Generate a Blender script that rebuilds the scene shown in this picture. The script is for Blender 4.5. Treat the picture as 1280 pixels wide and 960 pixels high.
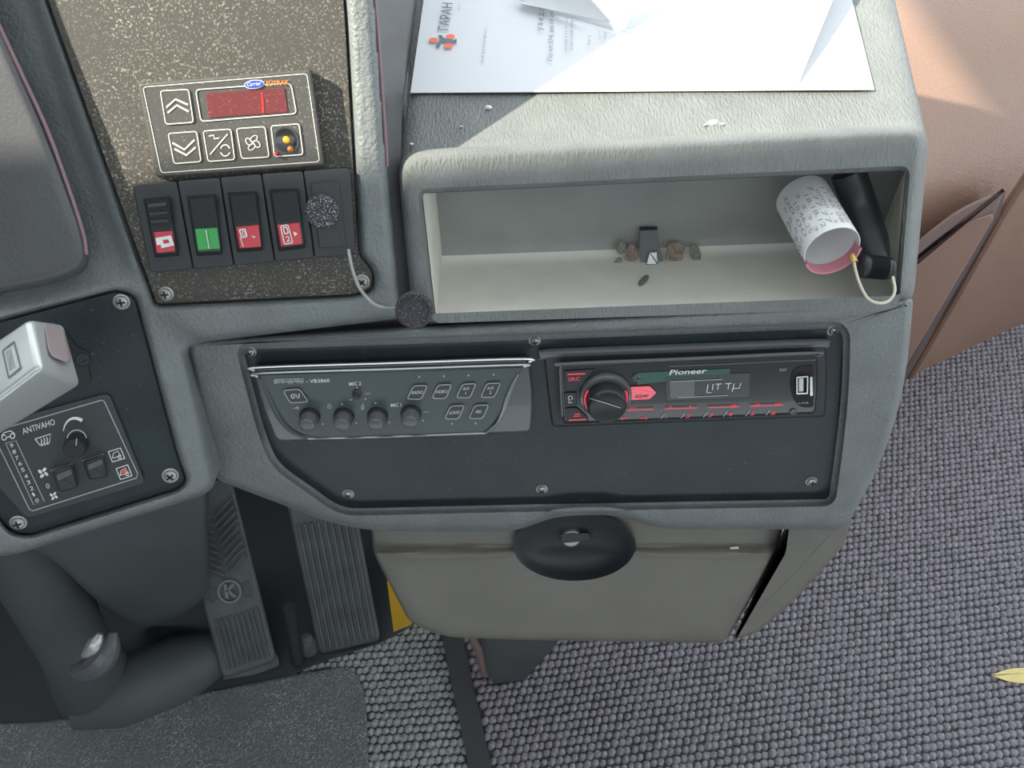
import bpy, bmesh, math, random
import numpy as np
from mathutils import Vector, Matrix
from mathutils.geometry import delaunay_2d_cdt

random.seed(7)
for o in list(bpy.data.objects):
    bpy.data.objects.remove(o)
scn = bpy.context.scene
col = scn.collection

# ------------------------------------------------------------------ camera
F_PX = 1000.0
CAM = Vector((0.0, 0.0, 0.98))
PITCH = math.radians(50); ROLL = math.radians(1.3)
_R = Vector((1, 0, 0))
_F = Vector((0, math.cos(PITCH), -math.sin(PITCH)))
_U = Vector((0, math.sin(PITCH), math.cos(PITCH)))
RIGHT = _R * math.cos(ROLL) - _U * math.sin(ROLL)
UP = _R * math.sin(ROLL) + _U * math.cos(ROLL)
cam_d = bpy.data.cameras.new('camera'); cam = bpy.data.objects.new('camera', cam_d)
col.objects.link(cam); scn.camera = cam
cam_d.sensor_width = 36.0; cam_d.lens = F_PX / 1280 * 36.0
cam_d.clip_start = 0.01
M3 = Matrix((RIGHT, UP, -_F)).transposed()
cam.matrix_world = Matrix.Translation(CAM) @ M3.to_4x4()

# ------------------------------------------------------------------ light
SUN_TO = Vector((-1.0, -0.30, 0.92)).normalized()
w = bpy.data.worlds.new('world'); scn.world = w; w.use_nodes = True
bg = w.node_tree.nodes['Background']
bg.inputs[0].default_value = (0.88, 0.95, 1.0, 1); bg.inputs[1].default_value = 2.5
sd = bpy.data.lights.new('sun', 'SUN'); sun = bpy.data.objects.new('sun', sd); col.objects.link(sun)
sd.energy = 11.5; sd.angle = math.radians(0.9); sd.color = (1.0, 0.93, 0.78)
sun.rotation_euler = SUN_TO.to_track_quat('Z', 'Y').to_euler(); sun.location = (-2, -0.6, 2.5)
vs = scn.view_settings
vs.view_transform = 'Standard'; vs.look = 'None'; vs.gamma = 1.0; vs.exposure = 0.0
vs.use_curve_mapping = False

# ------------------------------------------------------------------ helpers
def ray(u, v):
    return RIGHT * ((u - 640) / F_PX) + UP * ((480 - v) / F_PX) + _F
def at(u, v, d):
    return CAM + ray(u, v) * d
class Plane:
    def __init__(s, p0, n):
        s.p = p0.copy(); s.n = n.normalized()
        s.e1 = (Vector((1, 0, 0)) - s.n * s.n.x).normalized(); s.e2 = s.n.cross(s.e1)
    def depth(s, u, v, h=0.0):
        r = ray(u, v)
        return (s.n.dot(s.p - CAM) + h) / s.n.dot(r)
    def hit(s, u, v, h=0.0):
        return CAM + ray(u, v) * s.depth(u, v, h)
def lean(deg, yaw=0.0):
    a, y = math.radians(deg), math.radians(yaw)
    return Vector((math.sin(y) * math.cos(a), -math.cos(y) * math.cos(a), math.sin(a)))

PA = Plane(at(860, 500, .55), lean(17))                    # radio console face
PT = Plane(PA.hit(830, 392), lean(28))                     # tray frame face
PB = Plane(at(300, 250, .482), lean(29, 4))                 # climate panel face
PL = Plane(PB.hit(170, 372), lean(27, 18))                 # heater panel face
PF = Plane(Vector((0, 0, 0)), Vector((0, 0, 1)))           # floor
PD = Plane(PA.hit(720, 664, -.022), lean(24))              # drawer face
PW = Plane(PF.hit(1150, 466), Vector((.44, -.9, 0)))       # right bulkhead

WORLD_LOC = {}
def link(name, me, mats, parent=None, smooth=True, angle=35):
    if not isinstance(mats, (list, tuple)): mats = [mats]
    for m in mats: me.materials.append(m)
    n = len(me.vertices)
    co = np.empty(n * 3); me.vertices.foreach_get('co', co); co = co.reshape(-1, 3)
    c = (co.min(0) + co.max(0)) / 2; c[2] = co[:, 2].min()
    me.vertices.foreach_set('co', (co - c).ravel()); me.update()
    if smooth:
        me.polygons.foreach_set('use_smooth', [True] * len(me.polygons))
        me.set_sharp_from_angle(angle=math.radians(angle))
    o = bpy.data.objects.new(name, me); col.objects.link(o)
    c = Vector(c); WORLD_LOC[o.name] = c
    if parent is not None:
        o.parent = parent; o.location = c - WORLD_LOC[parent.name]
    else:
        o.location = c
    return o
def root(name, loc, label, cat, group=None):
    o = bpy.data.objects.new(name, None); col.objects.link(o); o.empty_display_size = .02
    o.location = loc; WORLD_LOC[o.name] = Vector(loc)
    return tag(o, label, cat, group)
def tag(o, label=None, cat=None, group=None, kind=None):
    if label: o['label'] = label
    if cat: o['category'] = cat
    if group: o['group'] = group
    if kind: o['kind'] = kind
    return o
def lab(o, label):
    o['label'] = label; return o

def rnd(pts, seg=5):
    out = []; n = len(pts)
    for i, p in enumerate(pts):
        r = p[2] if len(p) > 2 else .6
        c = np.array(p[:2], float)
        a = np.array(pts[i - 1][:2], float) - c; b = np.array(pts[(i + 1) % n][:2], float) - c
        la, lb = np.linalg.norm(a), np.linalg.norm(b)
        ra, rb = min(r, la * .48), min(r, lb * .48)
        A = c + a / la * ra; B = c + b / lb * rb
        for k in range(seg + 1):
            t = k / seg
            out.append(tuple((1 - t) ** 2 * A + 2 * t * (1 - t) * c + t * t * B))
    return out
def area(p):
    return sum(p[i - 1][0] * p[i][1] - p[i][0] * p[i - 1][1] for i in range(len(p))) / 2
def inset(pts, d):
    n = len(pts); s = 1 if area(pts) > 0 else -1; out = []
    P = np.array(pts, float)
    for i in range(n):
        j = i - 1
        while np.linalg.norm(P[i] - P[j]) < 1e-3 and j > i - n: j -= 1
        k = (i + 1) % n; c = 0
        while np.linalg.norm(P[k] - P[i]) < 1e-3 and c < n: k = (k + 1) % n; c += 1
        a = P[i] - P[j]; a /= np.linalg.norm(a) + 1e-9
        b = P[k] - P[i]; b /= np.linalg.norm(b) + 1e-9
        na = np.array((-a[1], a[0])) * s; nb = np.array((-b[1], b[0])) * s
        m = na + nb; L = np.linalg.norm(m)
        m = na if L < 1e-6 else m / L
        k2 = max(.5, float(np.dot(m, na)))
        out.append(tuple(P[i] + m * d / k2))
    return out
class MB:
    def __init__(s): s.v = []; s.f = []; s.m = []
    def add(s, v, f, mi=0):
        b = len(s.v); s.v += [tuple(x) for x in v]
        s.f += [tuple(i + b for i in q) for q in f]; s.m += [mi] * len(f)
        return s
    def rings(s, R, cap0=False, cap1=False, mi=0, closed=True):
        n = len(R[0]); v = [p for r in R for p in r]; f = []
        for i in range(len(R) - 1):
            for j in range(n if closed else n - 1):
                k = (j + 1) % n
                f.append((i * n + j, i * n + k, (i + 1) * n + k, (i + 1) * n + j))
        if cap0: f.append(tuple(range(n - 1, -1, -1)))
        if cap1: f.append(tuple((len(R) - 1) * n + j for j in range(n)))
        return s.add(v, f, mi)
    def box(s, c, ax, mi=0):
        # c centre, ax three half-axis vectors
        v = [c + ax[0] * a + ax[1] * b + ax[2] * d for a in (-1, 1) for b in (-1, 1) for d in (-1, 1)]
        f = [(0, 1, 3, 2), (4, 6, 7, 5), (0, 4, 5, 1), (2, 3, 7, 6), (0, 2, 6, 4), (1, 5, 7, 3)]
        return s.add(v, f, mi)
    def mesh(s, name, fix=True):
        me = bpy.data.meshes.new(name)
        me.from_pydata(s.v, [], s.f); me.polygons.foreach_set('material_index', s.m)
        if fix:
            bm = bmesh.new(); bm.from_mesh(me)
            bmesh.ops.remove_doubles(bm, verts=bm.verts, dist=1e-6)
            bmesh.ops.recalc_face_normals(bm, faces=bm.faces)
            bm.to_mesh(me); bm.free()
        me.update(); return me
    def build(s, name, mats, parent=None, smooth=True, angle=35, fix=True):
        return link(name, s.mesh(name, fix), mats, parent, smooth, angle)

def hp(pl, pts, h): return [pl.hit(p[0], p[1], h) for p in pts]
def plate(name, pl, pts, h0, h1, mat, parent=None, bev=1.5, bh=None, seg=4, angle=50, rounded=True):
    P = rnd(pts, seg) if rounded else pts
    bh = bh if bh is not None else min(abs(h1 - h0) * .8, bev * .0005)
    mb = MB()
    R = [hp(pl, P, h0), hp(pl, P, h1 - bh)]
    for t in (.35, .7):
        R.append(hp(pl, inset(P, bev * (1 - math.cos(t * math.pi / 2))), h1 - bh + bh * math.sin(t * math.pi / 2)))
    R.append(hp(pl, inset(P, bev), h1)); R.append(hp(pl, inset(P, bev + .3), h1))
    mb.rings(R, True, True)
    return mb.build(name, mat, parent, angle=angle)
def outline(name, pl, pts, wpx, h, mat, parent=None, seg=4, th=.00025):
    P = rnd(pts, seg); Q = inset(P, wpx)
    mb = MB(); mb.rings([hp(pl, P, h - th), hp(pl, P, h), hp(pl, Q, h), hp(pl, Q, h - th)])
    return mb.build(name, mat, parent, smooth=False)
def stroke_mb(mb, pl, pts, wpx, h, mi=0):
    # flat printed stroke along an open pixel polyline; wpx number or list
    n = len(pts); P = np.array(pts, float); L = []; Rr = []
    for i in range(n):
        a = P[min(i + 1, n - 1)] - P[max(i - 1, 0)]; a /= np.linalg.norm(a) + 1e-9
        wv = wpx[i] if isinstance(wpx, (list, tuple)) else wpx
        nn = np.array((-a[1], a[0])) * wv / 2
        L.append(P[i] + nn); Rr.append(P[i] - nn)
    v = hp(pl, L, h) + hp(pl, Rr, h)
    f = [(i, i + 1, n + i + 1, n + i) for i in range(n - 1)]
    mb.add(v, f, mi); return mb
def strokes(name, pl, lines, wpx, h, mat, parent=None):
    mb = MB()
    for l in lines: stroke_mb(mb, pl, l, wpx, h)
    return mb.build(name, mat, parent, smooth=False, fix=False)
def flat(name, pl, polys, h, mat, parent=None):
    mb = MB()
    for p in polys: mb.add(hp(pl, p, h), [tuple(range(len(p)))])
    return mb.build(name, mat, parent, smooth=False, fix=False)
def ell(c, rx, ry, rot=0, n=20, a0=0, a1=360):
    cr, sr = math.cos(math.radians(rot)), math.sin(math.radians(rot)); out = []
    full = abs(a1 - a0) >= 360
    for i in range(n):
        t = math.radians(a0 + (a1 - a0) * i / (n if full else n - 1))
        x, y = rx * math.cos(t), ry * math.sin(t)
        out.append((c[0] + x * cr - y * sr, c[1] + x * sr + y * cr))
    return out
def lathe_mb(mb, pl, c, prof, seg=24, mi=0, off=(0, 0)):
    # prof: list of (radius_px, height_m); circle lies in the plane
    s = pl.depth(c[0], c[1]) / F_PX; o = pl.hit(c[0], c[1]); R = []
    for r, h in prof:
        R.append([o + pl.n * h + (pl.e1 * math.cos(2 * math.pi * k / seg) + pl.e2 * math.sin(2 * math.pi * k / seg)) * max(r, .02) * s for k in range(seg)])
    mb.rings(R, True, True, mi); return mb
def lathe(name, pl, c, prof, mat, parent=None, seg=24, angle=40):
    return lathe_mb(MB(), pl, c, prof, seg).build(name, mat, parent, angle=angle)
def catmull(P, k=8):
    P = [Vector(p) for p in P]; out = []
    Q = [P[0] * 2 - P[1]] + P + [P[-1] * 2 - P[-2]]
    for i in range(1, len(Q) - 2):
        a, b, c, d = Q[i - 1:i + 3]
        for j in range(k):
            t = j / k
            out.append(.5 * ((2 * b) + (c - a) * t + (2 * a - 5 * b + 4 * c - d) * t * t + (3 * b - a - 3 * c + d) * t ** 3))
    out.append(P[-1]); return out
def tube_mb(mb, P, r, seg=8, mi=0, cap=True):
    R = []; nrm = None
    for i, p in enumerate(P):
        t = (P[min(i + 1, len(P) - 1)] - P[max(i - 1, 0)]).normalized()
        if nrm is None:
            nrm = t.orthogonal().normalized()
        nrm = (nrm - t * nrm.dot(t)).normalized(); b = t.cross(nrm)
        rr = r[i] if isinstance(r, (list, tuple)) else r
        R.append([p + (nrm * math.cos(2 * math.pi * k / seg) + b * math.sin(2 * math.pi * k / seg)) * rr for k in range(seg)])
    mb.rings(R, cap, cap, mi); return mb
_tc = {}
def text_geo(s, shear=0.0, bold=0.0):
    key = (s, shear, bold)
    if key not in _tc:
        cu = bpy.data.curves.new('t', 'FONT'); cu.body = s; cu.resolution_u = 2; cu.shear = shear; cu.offset = bold
        ob = bpy.data.objects.new('t', cu); col.objects.link(ob)
        bpy.context.view_layer.update()
        me = ob.to_mesh()
        v = [(x.co.x, x.co.y) for x in me.vertices]; f = [tuple(p.vertices) for p in me.polygons]
        ob.to_mesh_clear(); bpy.data.objects.remove(ob); bpy.data.curves.remove(cu)
        a = np.array(v) if v else np.zeros((1, 2))
        x0, x1 = a[:, 0].min(), a[:, 0].max(); top = max(a[:, 1].max(), 1e-6)
        _tc[key] = ([((x - x0) / (x1 - x0 + 1e-9), y / top) for x, y in v], f)
    return _tc[key]
def text_mb(mb, pl, s, p0, p1, hpx, h, up=None, shear=0.0, bold=0.0, mi=0):
    v, f = text_geo(s, shear, bold)
    p0 = np.array(p0, float); p1 = np.array(p1, float); d = p1 - p0
    if up is None:
        up = np.array((d[1], -d[0])); up = up / np.linalg.norm(up) * hpx
    else:
        up = np.array(up, float); up = up / np.linalg.norm(up) * hpx
    mb.add([pl.hit(*(p0 + d * x + up * y), h) for x, y in v], f, mi); return mb
def text(name, pl, s, p0, p1, hpx, h, mat, parent=None, **k):
    return text_mb(MB(), pl, s, p0, p1, hpx, h, **k).build(name, mat, parent, smooth=False, fix=False)

# ------------------------------------------------------------------ materials
def mat(name, c, rough=.6, metal=0.0, bump=None, var=None, dust=None, spec=.5, emit=None, coat=0.0, trans=0.0):
    m = bpy.data.materials.new(name); m.use_nodes = True
    nt = m.node_tree; N = nt.nodes; L = nt.links; b = N['Principled BSDF']
    b.inputs['Base Color'].default_value = (*c, 1); b.inputs['Roughness'].default_value = rough
    b.inputs['Metallic'].default_value = metal; b.inputs['Specular IOR Level'].default_value = spec
    b.inputs['Coat Weight'].default_value = coat; b.inputs['Transmission Weight'].default_value = trans
    if emit:
        b.inputs['Emission Color'].default_value = (*emit[:3], 1); b.inputs['Emission Strength'].default_value = emit[3]
    g = N.new('ShaderNodeNewGeometry'); csrc = None
    if var:                                    # (scale, amount)
        n = N.new('ShaderNodeTexNoise'); n.inputs['Scale'].default_value = var[0]; n.inputs['Detail'].default_value = 4
        L.new(g.outputs['Position'], n.inputs['Vector'])
        r = N.new('ShaderNodeMapRange'); r.inputs['From Min'].default_value = .3; r.inputs['From Max'].default_value = .7
        r.inputs['To Min'].default_value = 1 - var[1]; r.inputs['To Max'].default_value = 1 + var[1]
        L.new(n.outputs['Fac'], r.inputs['Value'])
        mx = N.new('ShaderNodeMix'); mx.data_type = 'RGBA'; mx.blend_type = 'MULTIPLY'; mx.inputs[0].default_value = 1
        mx.inputs[6].default_value = (*c, 1); L.new(r.outputs[0], mx.inputs[7]); csrc = mx.outputs[2]
    if dust:                                   # (scale, lo, hi, colour, base amount)
        n = N.new('ShaderNodeTexNoise'); n.inputs['Scale'].default_value = dust[0]; n.inputs['Detail'].default_value = 3
        L.new(g.outputs['Position'], n.inputs['Vector'])
        n2 = N.new('ShaderNodeTexNoise'); n2.inputs['Scale'].default_value = 22; L.new(g.outputs['Position'], n2.inputs['Vector'])
        r = N.new('ShaderNodeMapRange'); r.inputs['From Min'].default_value = dust[1]; r.inputs['From Max'].default_value = dust[2]
        L.new(n.outputs['Fac'], r.inputs['Value'])
        r2 = N.new('ShaderNodeMapRange'); r2.inputs['From Min'].default_value = .3; r2.inputs['From Max'].default_value = .65
        r2.inputs['To Min'].default_value = .25; L.new(n2.outputs['Fac'], r2.inputs['Value'])
        mu = N.new('ShaderNodeMath'); mu.operation = 'MULTIPLY'; L.new(r.outputs[0], mu.inputs[0]); L.new(r2.outputs[0], mu.inputs[1])
        ad = N.new('ShaderNodeMath'); ad.operation = 'ADD'; ad.use_clamp = True; L.new(mu.outputs[0], ad.inputs[0]); ad.inputs[1].default_value = dust[4]
        mx = N.new('ShaderNodeMix'); mx.data_type = 'RGBA'
        L.new(ad.outputs[0], mx.inputs[0]); mx.inputs[6].default_value = (*c, 1); mx.inputs[7].default_value = (*dust[3], 1)
        if csrc: L.new(csrc, mx.inputs[6])
        csrc = mx.outputs[2]
    if csrc: L.new(csrc, b.inputs['Base Color'])
    if bump:                                   # (scale, strength, distance, stretch xyz)
        n = N.new('ShaderNodeTexNoise'); n.inputs['Scale'].default_value = bump[0]; n.inputs['Detail'].default_value = 3
        src = g.outputs['Position']
        if len(bump) > 3:
            mp = N.new('ShaderNodeMapping'); mp.inputs['Scale'].default_value = bump[3]
            L.new(src, mp.inputs['Vector']); src = mp.outputs[0]
        L.new(src, n.inputs['Vector'])
        bp = N.new('ShaderNodeBump'); bp.inputs['Strength'].default_value = bump[1]; bp.inputs['Distance'].default_value = bump[2]
        L.new(n.outputs['Fac'], bp.inputs['Height']); L.new(bp.outputs[0], b.inputs['Normal'])
    return m
M = {}
M['dash'] = mat('dash grained vinyl', (.175, .192, .192), .50, bump=(420, .7, .0016), var=(40, .10))
M['dashlines'] = mat('dash wrinkled vinyl', (.180, .192, .186), .50, bump=(330, .75, .0018, (2.2, .7, .7)), var=(40, .10))
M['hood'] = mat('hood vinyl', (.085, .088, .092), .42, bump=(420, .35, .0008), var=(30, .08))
M['board'] = mat('dusty black board', (.040, .038, .034), .6, dust=(800, .54, .74, (.50, .46, .37), .045))
M['panel'] = mat('black panel', (.017, .027, .031), .40, var=(25, .25), dust=(500, .68, .8, (.25, .25, .24), 0), bump=(700, .08, .0003))  # slight teal reflection tinted into the black base colour
M['black'] = mat('black plastic', (.022, .025, .028), .38, var=(60, .1))
M['blackrough'] = mat('black satin plastic', (.035, .039, .043), .5, bump=(500, .1, .0004))
M['ctrl'] = mat('controller front', (.060, .060, .056), .5, dust=(900, .6, .78, (.35, .33, .28), .02))
M['gloss'] = mat('gloss black', (.022, .022, .024), .16, coat=.4)
M['amp'] = mat('amplifier face', (.062, .080, .085), .33)
M['ampbez'] = mat('amplifier bezel', (.085, .095, .10), .25, coat=.3)
M['knob'] = mat('knob grey', (.11, .115, .125), .28)
M['white'] = mat('white print', (.78, .80, .78), .6)
M['grey_print'] = mat('grey print', (.42, .45, .45), .6)
M['cream_print'] = mat('cream print', (.72, .70, .60), .6)
M['red'] = mat('red lens', (.55, .012, .03), .25)
M['green'] = mat('green lens', (.005, .30, .04), .25)
M['redprint'] = mat('red print lit', (.80, .06, .09), .4, emit=(1, .08, .12, .35))
M['pink'] = mat('pink backlit key', (.80, .16, .19), .4, emit=(1, .15, .2, .25))
M['reddisp'] = mat('red display filter', (.14, .020, .022), .35, dust=(900, .6, .8, (.4, .25, .2), 0))
M['redseg'] = mat('red segment', (.6, .02, .02), .4, emit=(1, .03, .02, .5))
M['orange'] = mat('orange print', (.85, .20, .03), .5)
M['blue'] = mat('blue badge', (.03, .07, .42), .4)
M['amber'] = mat('amber lamp', (.9, .42, .03), .3, emit=(1, .45, .03, .4))
M['amber2'] = mat('brown amber lamp', (.55, .16, .02), .3)
M['chrome'] = mat('satin chrome', (.62, .64, .64), .22, metal=1.0)
M['silver'] = mat('silver paint', (.55, .57, .56), .35, metal=.6)
M['taupe'] = mat('taupe button', (.27, .225, .225), .35)
M['steel'] = mat('screw steel', (.40, .40, .38), .42, metal=.8)
M['dark'] = mat('dark slot', (.01, .01, .01), .7)
M['liner'] = mat('tray liner with painted shade', (.30, .315, .30), .5, var=(30, .07))  # cream liner darkened: the shade on the back wall is in this colour
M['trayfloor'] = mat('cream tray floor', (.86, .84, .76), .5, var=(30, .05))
M['paper'] = mat('white paper', (.72, .74, .77), .75)
M['paper2'] = mat('paper grey side', (.62, .64, .66), .75)
M['inkgrey'] = mat('ink grey', (.17, .20, .24), .7)
M['ink'] = mat('ink light', (.38, .40, .44), .7)
M['logo'] = mat('logo orange', (.90, .20, .11), .6)
M['thermal'] = mat('thermal paper', (.80, .80, .80), .6)
M['pinkpaper'] = mat('pink paper', (.72, .28, .36), .6)
M['foam'] = mat('black foam', (.05, .048, .055), .8, dust=(1100, .55, .68, (.65, .65, .68), 0), bump=(900, 1.0, .002))
M['wire'] = mat('grey wire', (.36, .37, .36), .35)
M['wirebeige'] = mat('beige wire', (.62, .58, .48), .35)
M['brass'] = mat('brass', (.65, .45, .16), .35, metal=.8)
M['rubber'] = mat('pedal rubber', (.11, .12, .125), .6, var=(40, .15))
M['emblem'] = mat('emblem rubber', (.21, .225, .23), .5)
M['rust'] = mat('rusty residue', (.26, .20, .16), .7, var=(300, .4), bump=(600, .6, .001))
M['scrap'] = mat('grey scrap', (.20, .20, .17), .7, var=(400, .3))
M['lower'] = mat('lower panel plastic', (.150, .142, .120), .38, bump=(500, .35, .0008), var=(25, .08))
M['wall'] = mat('rose brown bulkhead vinyl', (.275, .170, .125), .40, bump=(300, .6, .0014), var=(8, .06))
M['wallflap'] = mat('mauve brown pocket', (.20, .135, .12), .5, bump=(300, .2, .0006))
M['groove'] = mat('mauve groove', (.13, .10, .105), .6)
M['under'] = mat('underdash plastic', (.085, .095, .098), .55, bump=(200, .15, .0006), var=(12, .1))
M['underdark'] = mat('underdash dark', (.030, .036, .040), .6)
M['mat'] = mat('ribbed floor mat', (.15, .17, .17), .9, dust=(420, .5, .72, (.42, .45, .44), 0), bump=(380, 1.0, .004))
M['carpet'] = mat('purple grey carpet loops', (.225, .210, .240), .85, var=(250, .35), bump=(1500, .3, .0008))
M['carpet2'] = mat('green grey carpet loops', (.30, .32, .315), .85, var=(250, .35), bump=(1500, .3, .0008))
M['carpetbase'] = mat('carpet backing', (.075, .078, .084), .95)
M['strip'] = mat('black edge strip', (.045, .046, .052), .5)
M['yellow'] = mat('yellow plastic', (.75, .42, .02), .45)
M['paleyellow'] = mat('pale yellow fibre', (.72, .60, .26), .8, bump=(700, .6, .002))
M['cabin'] = mat('cabin side panel', (.16, .165, .17), .7)
M['ceil'] = mat('pale ceiling fabric', (.62, .62, .60), .8)
M['glassgrn'] = mat('green lcd strip', (.032, .10, .075), .25)
M['lcd'] = mat('lcd smoke', (.055, .060, .062), .2)
M['lcdl'] = mat('lcd window', (.13, .135, .13), .25)
M['lcdtext'] = mat('lcd segment', (.55, .55, .58), .4, emit=(.8, .8, .9, .12))
M['sub'] = mat('heater sub panel', (.045, .052, .054), .42)
M['speck'] = mat('pale chip', (.75, .72, .62), .7)

# ------------------------------------------------------------------ setting
X0, X1 = -1.0, 1.5
fl = MB(); fl.box(Vector((.25, .35, -.02)), (Vector((1.4, 0, 0)), Vector((0, .95, 0)), Vector((0, 0, .02))))
floor = tag(fl.build('floor', M['carpetbase'], smooth=False), kind='structure')
# edge strip between the driver's carpet and the aisle carpet
sa, sb = PF.hit(566, 800), PF.hit(600, 958)
sdir = (sb - sa).normalized(); sperp = Vector((-sdir.y, sdir.x, 0))
if sperp.x < 0: sperp = -sperp
st = MB(); mid = (sa + sb) / 2 + sdir * .02
st.box(mid + Vector((0, 0, .004)), (sdir * .55, sperp * .0125, Vector((0, 0, .004))))
tag(st.build('trim_1', M['strip'], smooth=False), kind='structure')
def side_of_strip(p): return (p - mid).dot(sperp)

def nub_field(name, keep, mt, parent, x0, x1, y0, y1, ang, pa=.0088, pb=.0092, rx=.0058, ry=.0047):
    ca, sa_ = math.cos(ang), math.sin(ang); V = []; Fc = []; n = 6; rr = random.Random(3)
    cx, cy = (x0 + x1) / 2, (y0 + y1) / 2; R = math.hypot(x1 - x0, y1 - y0) / 2
    ni, nj = int(R / pa) + 1, int(R / pb) + 1
    for j in range(-nj, nj):
        for i in range(-ni, ni):
            a = (i + .5 * (j % 2)) * pa; b = j * pb
            x = cx + a * ca - b * sa_; y = cy + a * sa_ + b * ca
            if not (x0 < x < x1 and y0 < y < y1) or not keep(x, y): continue
            x += rr.uniform(-.0007, .0007); y += rr.uniform(-.0007, .0007); th = ang + rr.uniform(.3, .8)
            s = rr.uniform(.88, 1.12); ct, st_ = math.cos(th), math.sin(th); bs = len(V); hh = .0048 * s
            for k, (q, z) in enumerate(((1.0, 0.0), (.82, .62))):
                for m in range(n):
                    t = 2 * math.pi * m / n; px, py = rx * s * q * math.cos(t), ry * s * q * math.sin(t)
                    V.append((x + px * ct - py * st_, y + px * st_ + py * ct, .0006 + z * hh))
            V.append((x, y, .0006 + hh))
            for m in range(n):
                m2 = (m + 1) % n
                Fc.append((bs + m, bs + m2, bs + n + m2, bs + n + m)); Fc.append((bs + n + m, bs + n + m2, bs + 2 * n))
    me = bpy.data.meshes.new(name); me.from_pydata(V, [], Fc); me.update()
    o = link(name, me, mt, parent, True, 180)
    o['kind'] = 'stuff'; return o
nub_field('carpet_loops', lambda x, y: side_of_strip(Vector((x, y, 0))) > .014, M['carpet'], floor, -.12, 1.2, -.30, 1.12, .12)
nub_field('carpet_loops', lambda x, y: side_of_strip(Vector((x, y, 0))) < -.012 and x > -.40, M['carpet2'], floor, -.40, .06, -.30, .50, .05)

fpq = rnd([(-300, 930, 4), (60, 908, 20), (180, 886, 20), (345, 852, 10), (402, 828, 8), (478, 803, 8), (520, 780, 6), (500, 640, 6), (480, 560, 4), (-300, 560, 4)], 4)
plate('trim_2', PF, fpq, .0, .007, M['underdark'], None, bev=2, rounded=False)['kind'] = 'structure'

# unseen left cabin side; its window edge is shaped to cast the dash shade line
wl = MB(); XL = -.95
def wlq(q, mi=0):
    a = [Vector((XL, y, z)) for y, z in q]; b = [p + Vector((-.04, 0, 0)) for p in a]
    wl.rings([a, b], True, True, mi)
t1 = (.03 - XL) ; 
def edge_pt(P):
    t = (P.x - XL) / -SUN_TO.x; q = P + SUN_TO * t * 1.0
    return q
def on_left_wall(P):
    t = (XL - P.x) / SUN_TO.x; return P + SUN_TO * t
eA = on_left_wall(PB.hit(40, 198, .02)); eB = on_left_wall(PT.hit(1150, 172, -.012))
dz = (eB - eA); eTop = eB + dz * .35; eBot = eA - dz * .25
wlq([(-1.2, 0), (1.35, 0), (1.35, eBot.z), (eBot.y, eBot.z), (eTop.y, eTop.z), (eTop.y, 2.3), (-1.2, 2.3)])
tag(wl.build('wall_left_blocker', M['cabin'], smooth=False), kind='structure')

# cabin shell out of frame: ceiling, rear partition and the door side with its tall glass opening
cb = MB(); cb.box(Vector((.3, -.55, 2.02)), (Vector((1.4, 0, 0)), Vector((0, 1.15, 0)), Vector((0, 0, .03))))
tag(cb.build('ceiling', M['ceil'], smooth=False), kind='structure')
cb = MB(); cb.box(Vector((.3, -1.42, .62)), (Vector((1.4, 0, 0)), Vector((0, .03, 0)), Vector((0, 0, .62))))
tag(cb.build('wall_back', M['cabin'], smooth=False), kind='structure')
cb = MB(); XR = 1.62
def drq(y0, y1, z0, z1): cb.box(Vector((XR, (y0 + y1) / 2, (z0 + z1) / 2)), (Vector((.02, 0, 0)), Vector((0, (y1 - y0) / 2, 0)), Vector((0, 0, (z1 - z0) / 2))))
drq(-1.4, 1.4, 0, .25); drq(-1.4, 1.4, 1.85, 2.0); drq(-1.4, -.55, .25, 1.85); drq(.32, .40, .25, 1.85); drq(1.25, 1.4, .25, 1.85)
tag(cb.build('wall_door_side', M['cabin'], smooth=False), kind='structure')

# front bulkhead behind the pedals
wf = MB(); wf.box(Vector((-.35, .70, .36)), (Vector((.64, 0, 0)), Vector((0, .012, 0)), Vector((0, 0, .36))))
tag(wf.build('wall_front', M['underdark'], smooth=False), kind='structure')

# right bulkhead: vertical below, leaning away above
wr = MB(); rows = []
wd = Vector((.9, .44, 0)).normalized(); wn = PW.n
base_c = PF.hit(1150, 466)
prof = [(0, 0), (.0, .08), (.003, .18), (.008, .26), (.02, .33), (.045, .39), (.085, .44), (.14, .485), (.21, .52), (.30, .55), (.42, .575)]
for back, z in prof:
    rows.append([base_c + wd * s - wn * back + Vector((0, 0, z)) for s in np.linspace(-.35, .75, 24)])
wr.rings(rows, closed=False)
wall_right = tag(wr.build('wall_right', M['wall'], angle=80), kind='structure')
plate('pocket_flap', PW, [(1085, 372, 4), (1153, 312, 20), (1198, 279, 20), (1239, 266, 3), (1243, 272, 3), (1141, 444, 4), (1085, 540, 4)], -.004, .010, M['wall'], wall_right, bev=3, bh=.004, angle=80)
plate('pocket_lip', PW, [(1100, 345, 6), (1153, 295, 20), (1198, 261, 20), (1258, 234, 3), (1243, 266, 4), (1198, 283, 20), (1153, 318, 20), (1100, 372, 6)], -.004, .014, M['wallflap'], wall_right, bev=3.5, bh=.008, angle=80)
m_ = MB(); tube_mb(m_, [PW.hit(u, v, .001) for u, v in ((1290, 212), (1262, 254), (1196, 372), (1146, 458), (1110, 520))], .006, 8); m_.build('rib_line', M['wall'], wall_right)
strokes('pocket_groove', PW, [[(1256, 240), (1247, 268), (1190, 366), (1142, 450), (1105, 512)]], [2, 6, 6, 6, 6], .0008, M['groove'], wall_right)

# ------------------------------------------------------------------ dashboard
dash = root('dashboard', Vector((0, .38, .30)), 'dark grey vinyl coach dashboard with tray, black switch boards and moulded console', 'dashboard')

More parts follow.
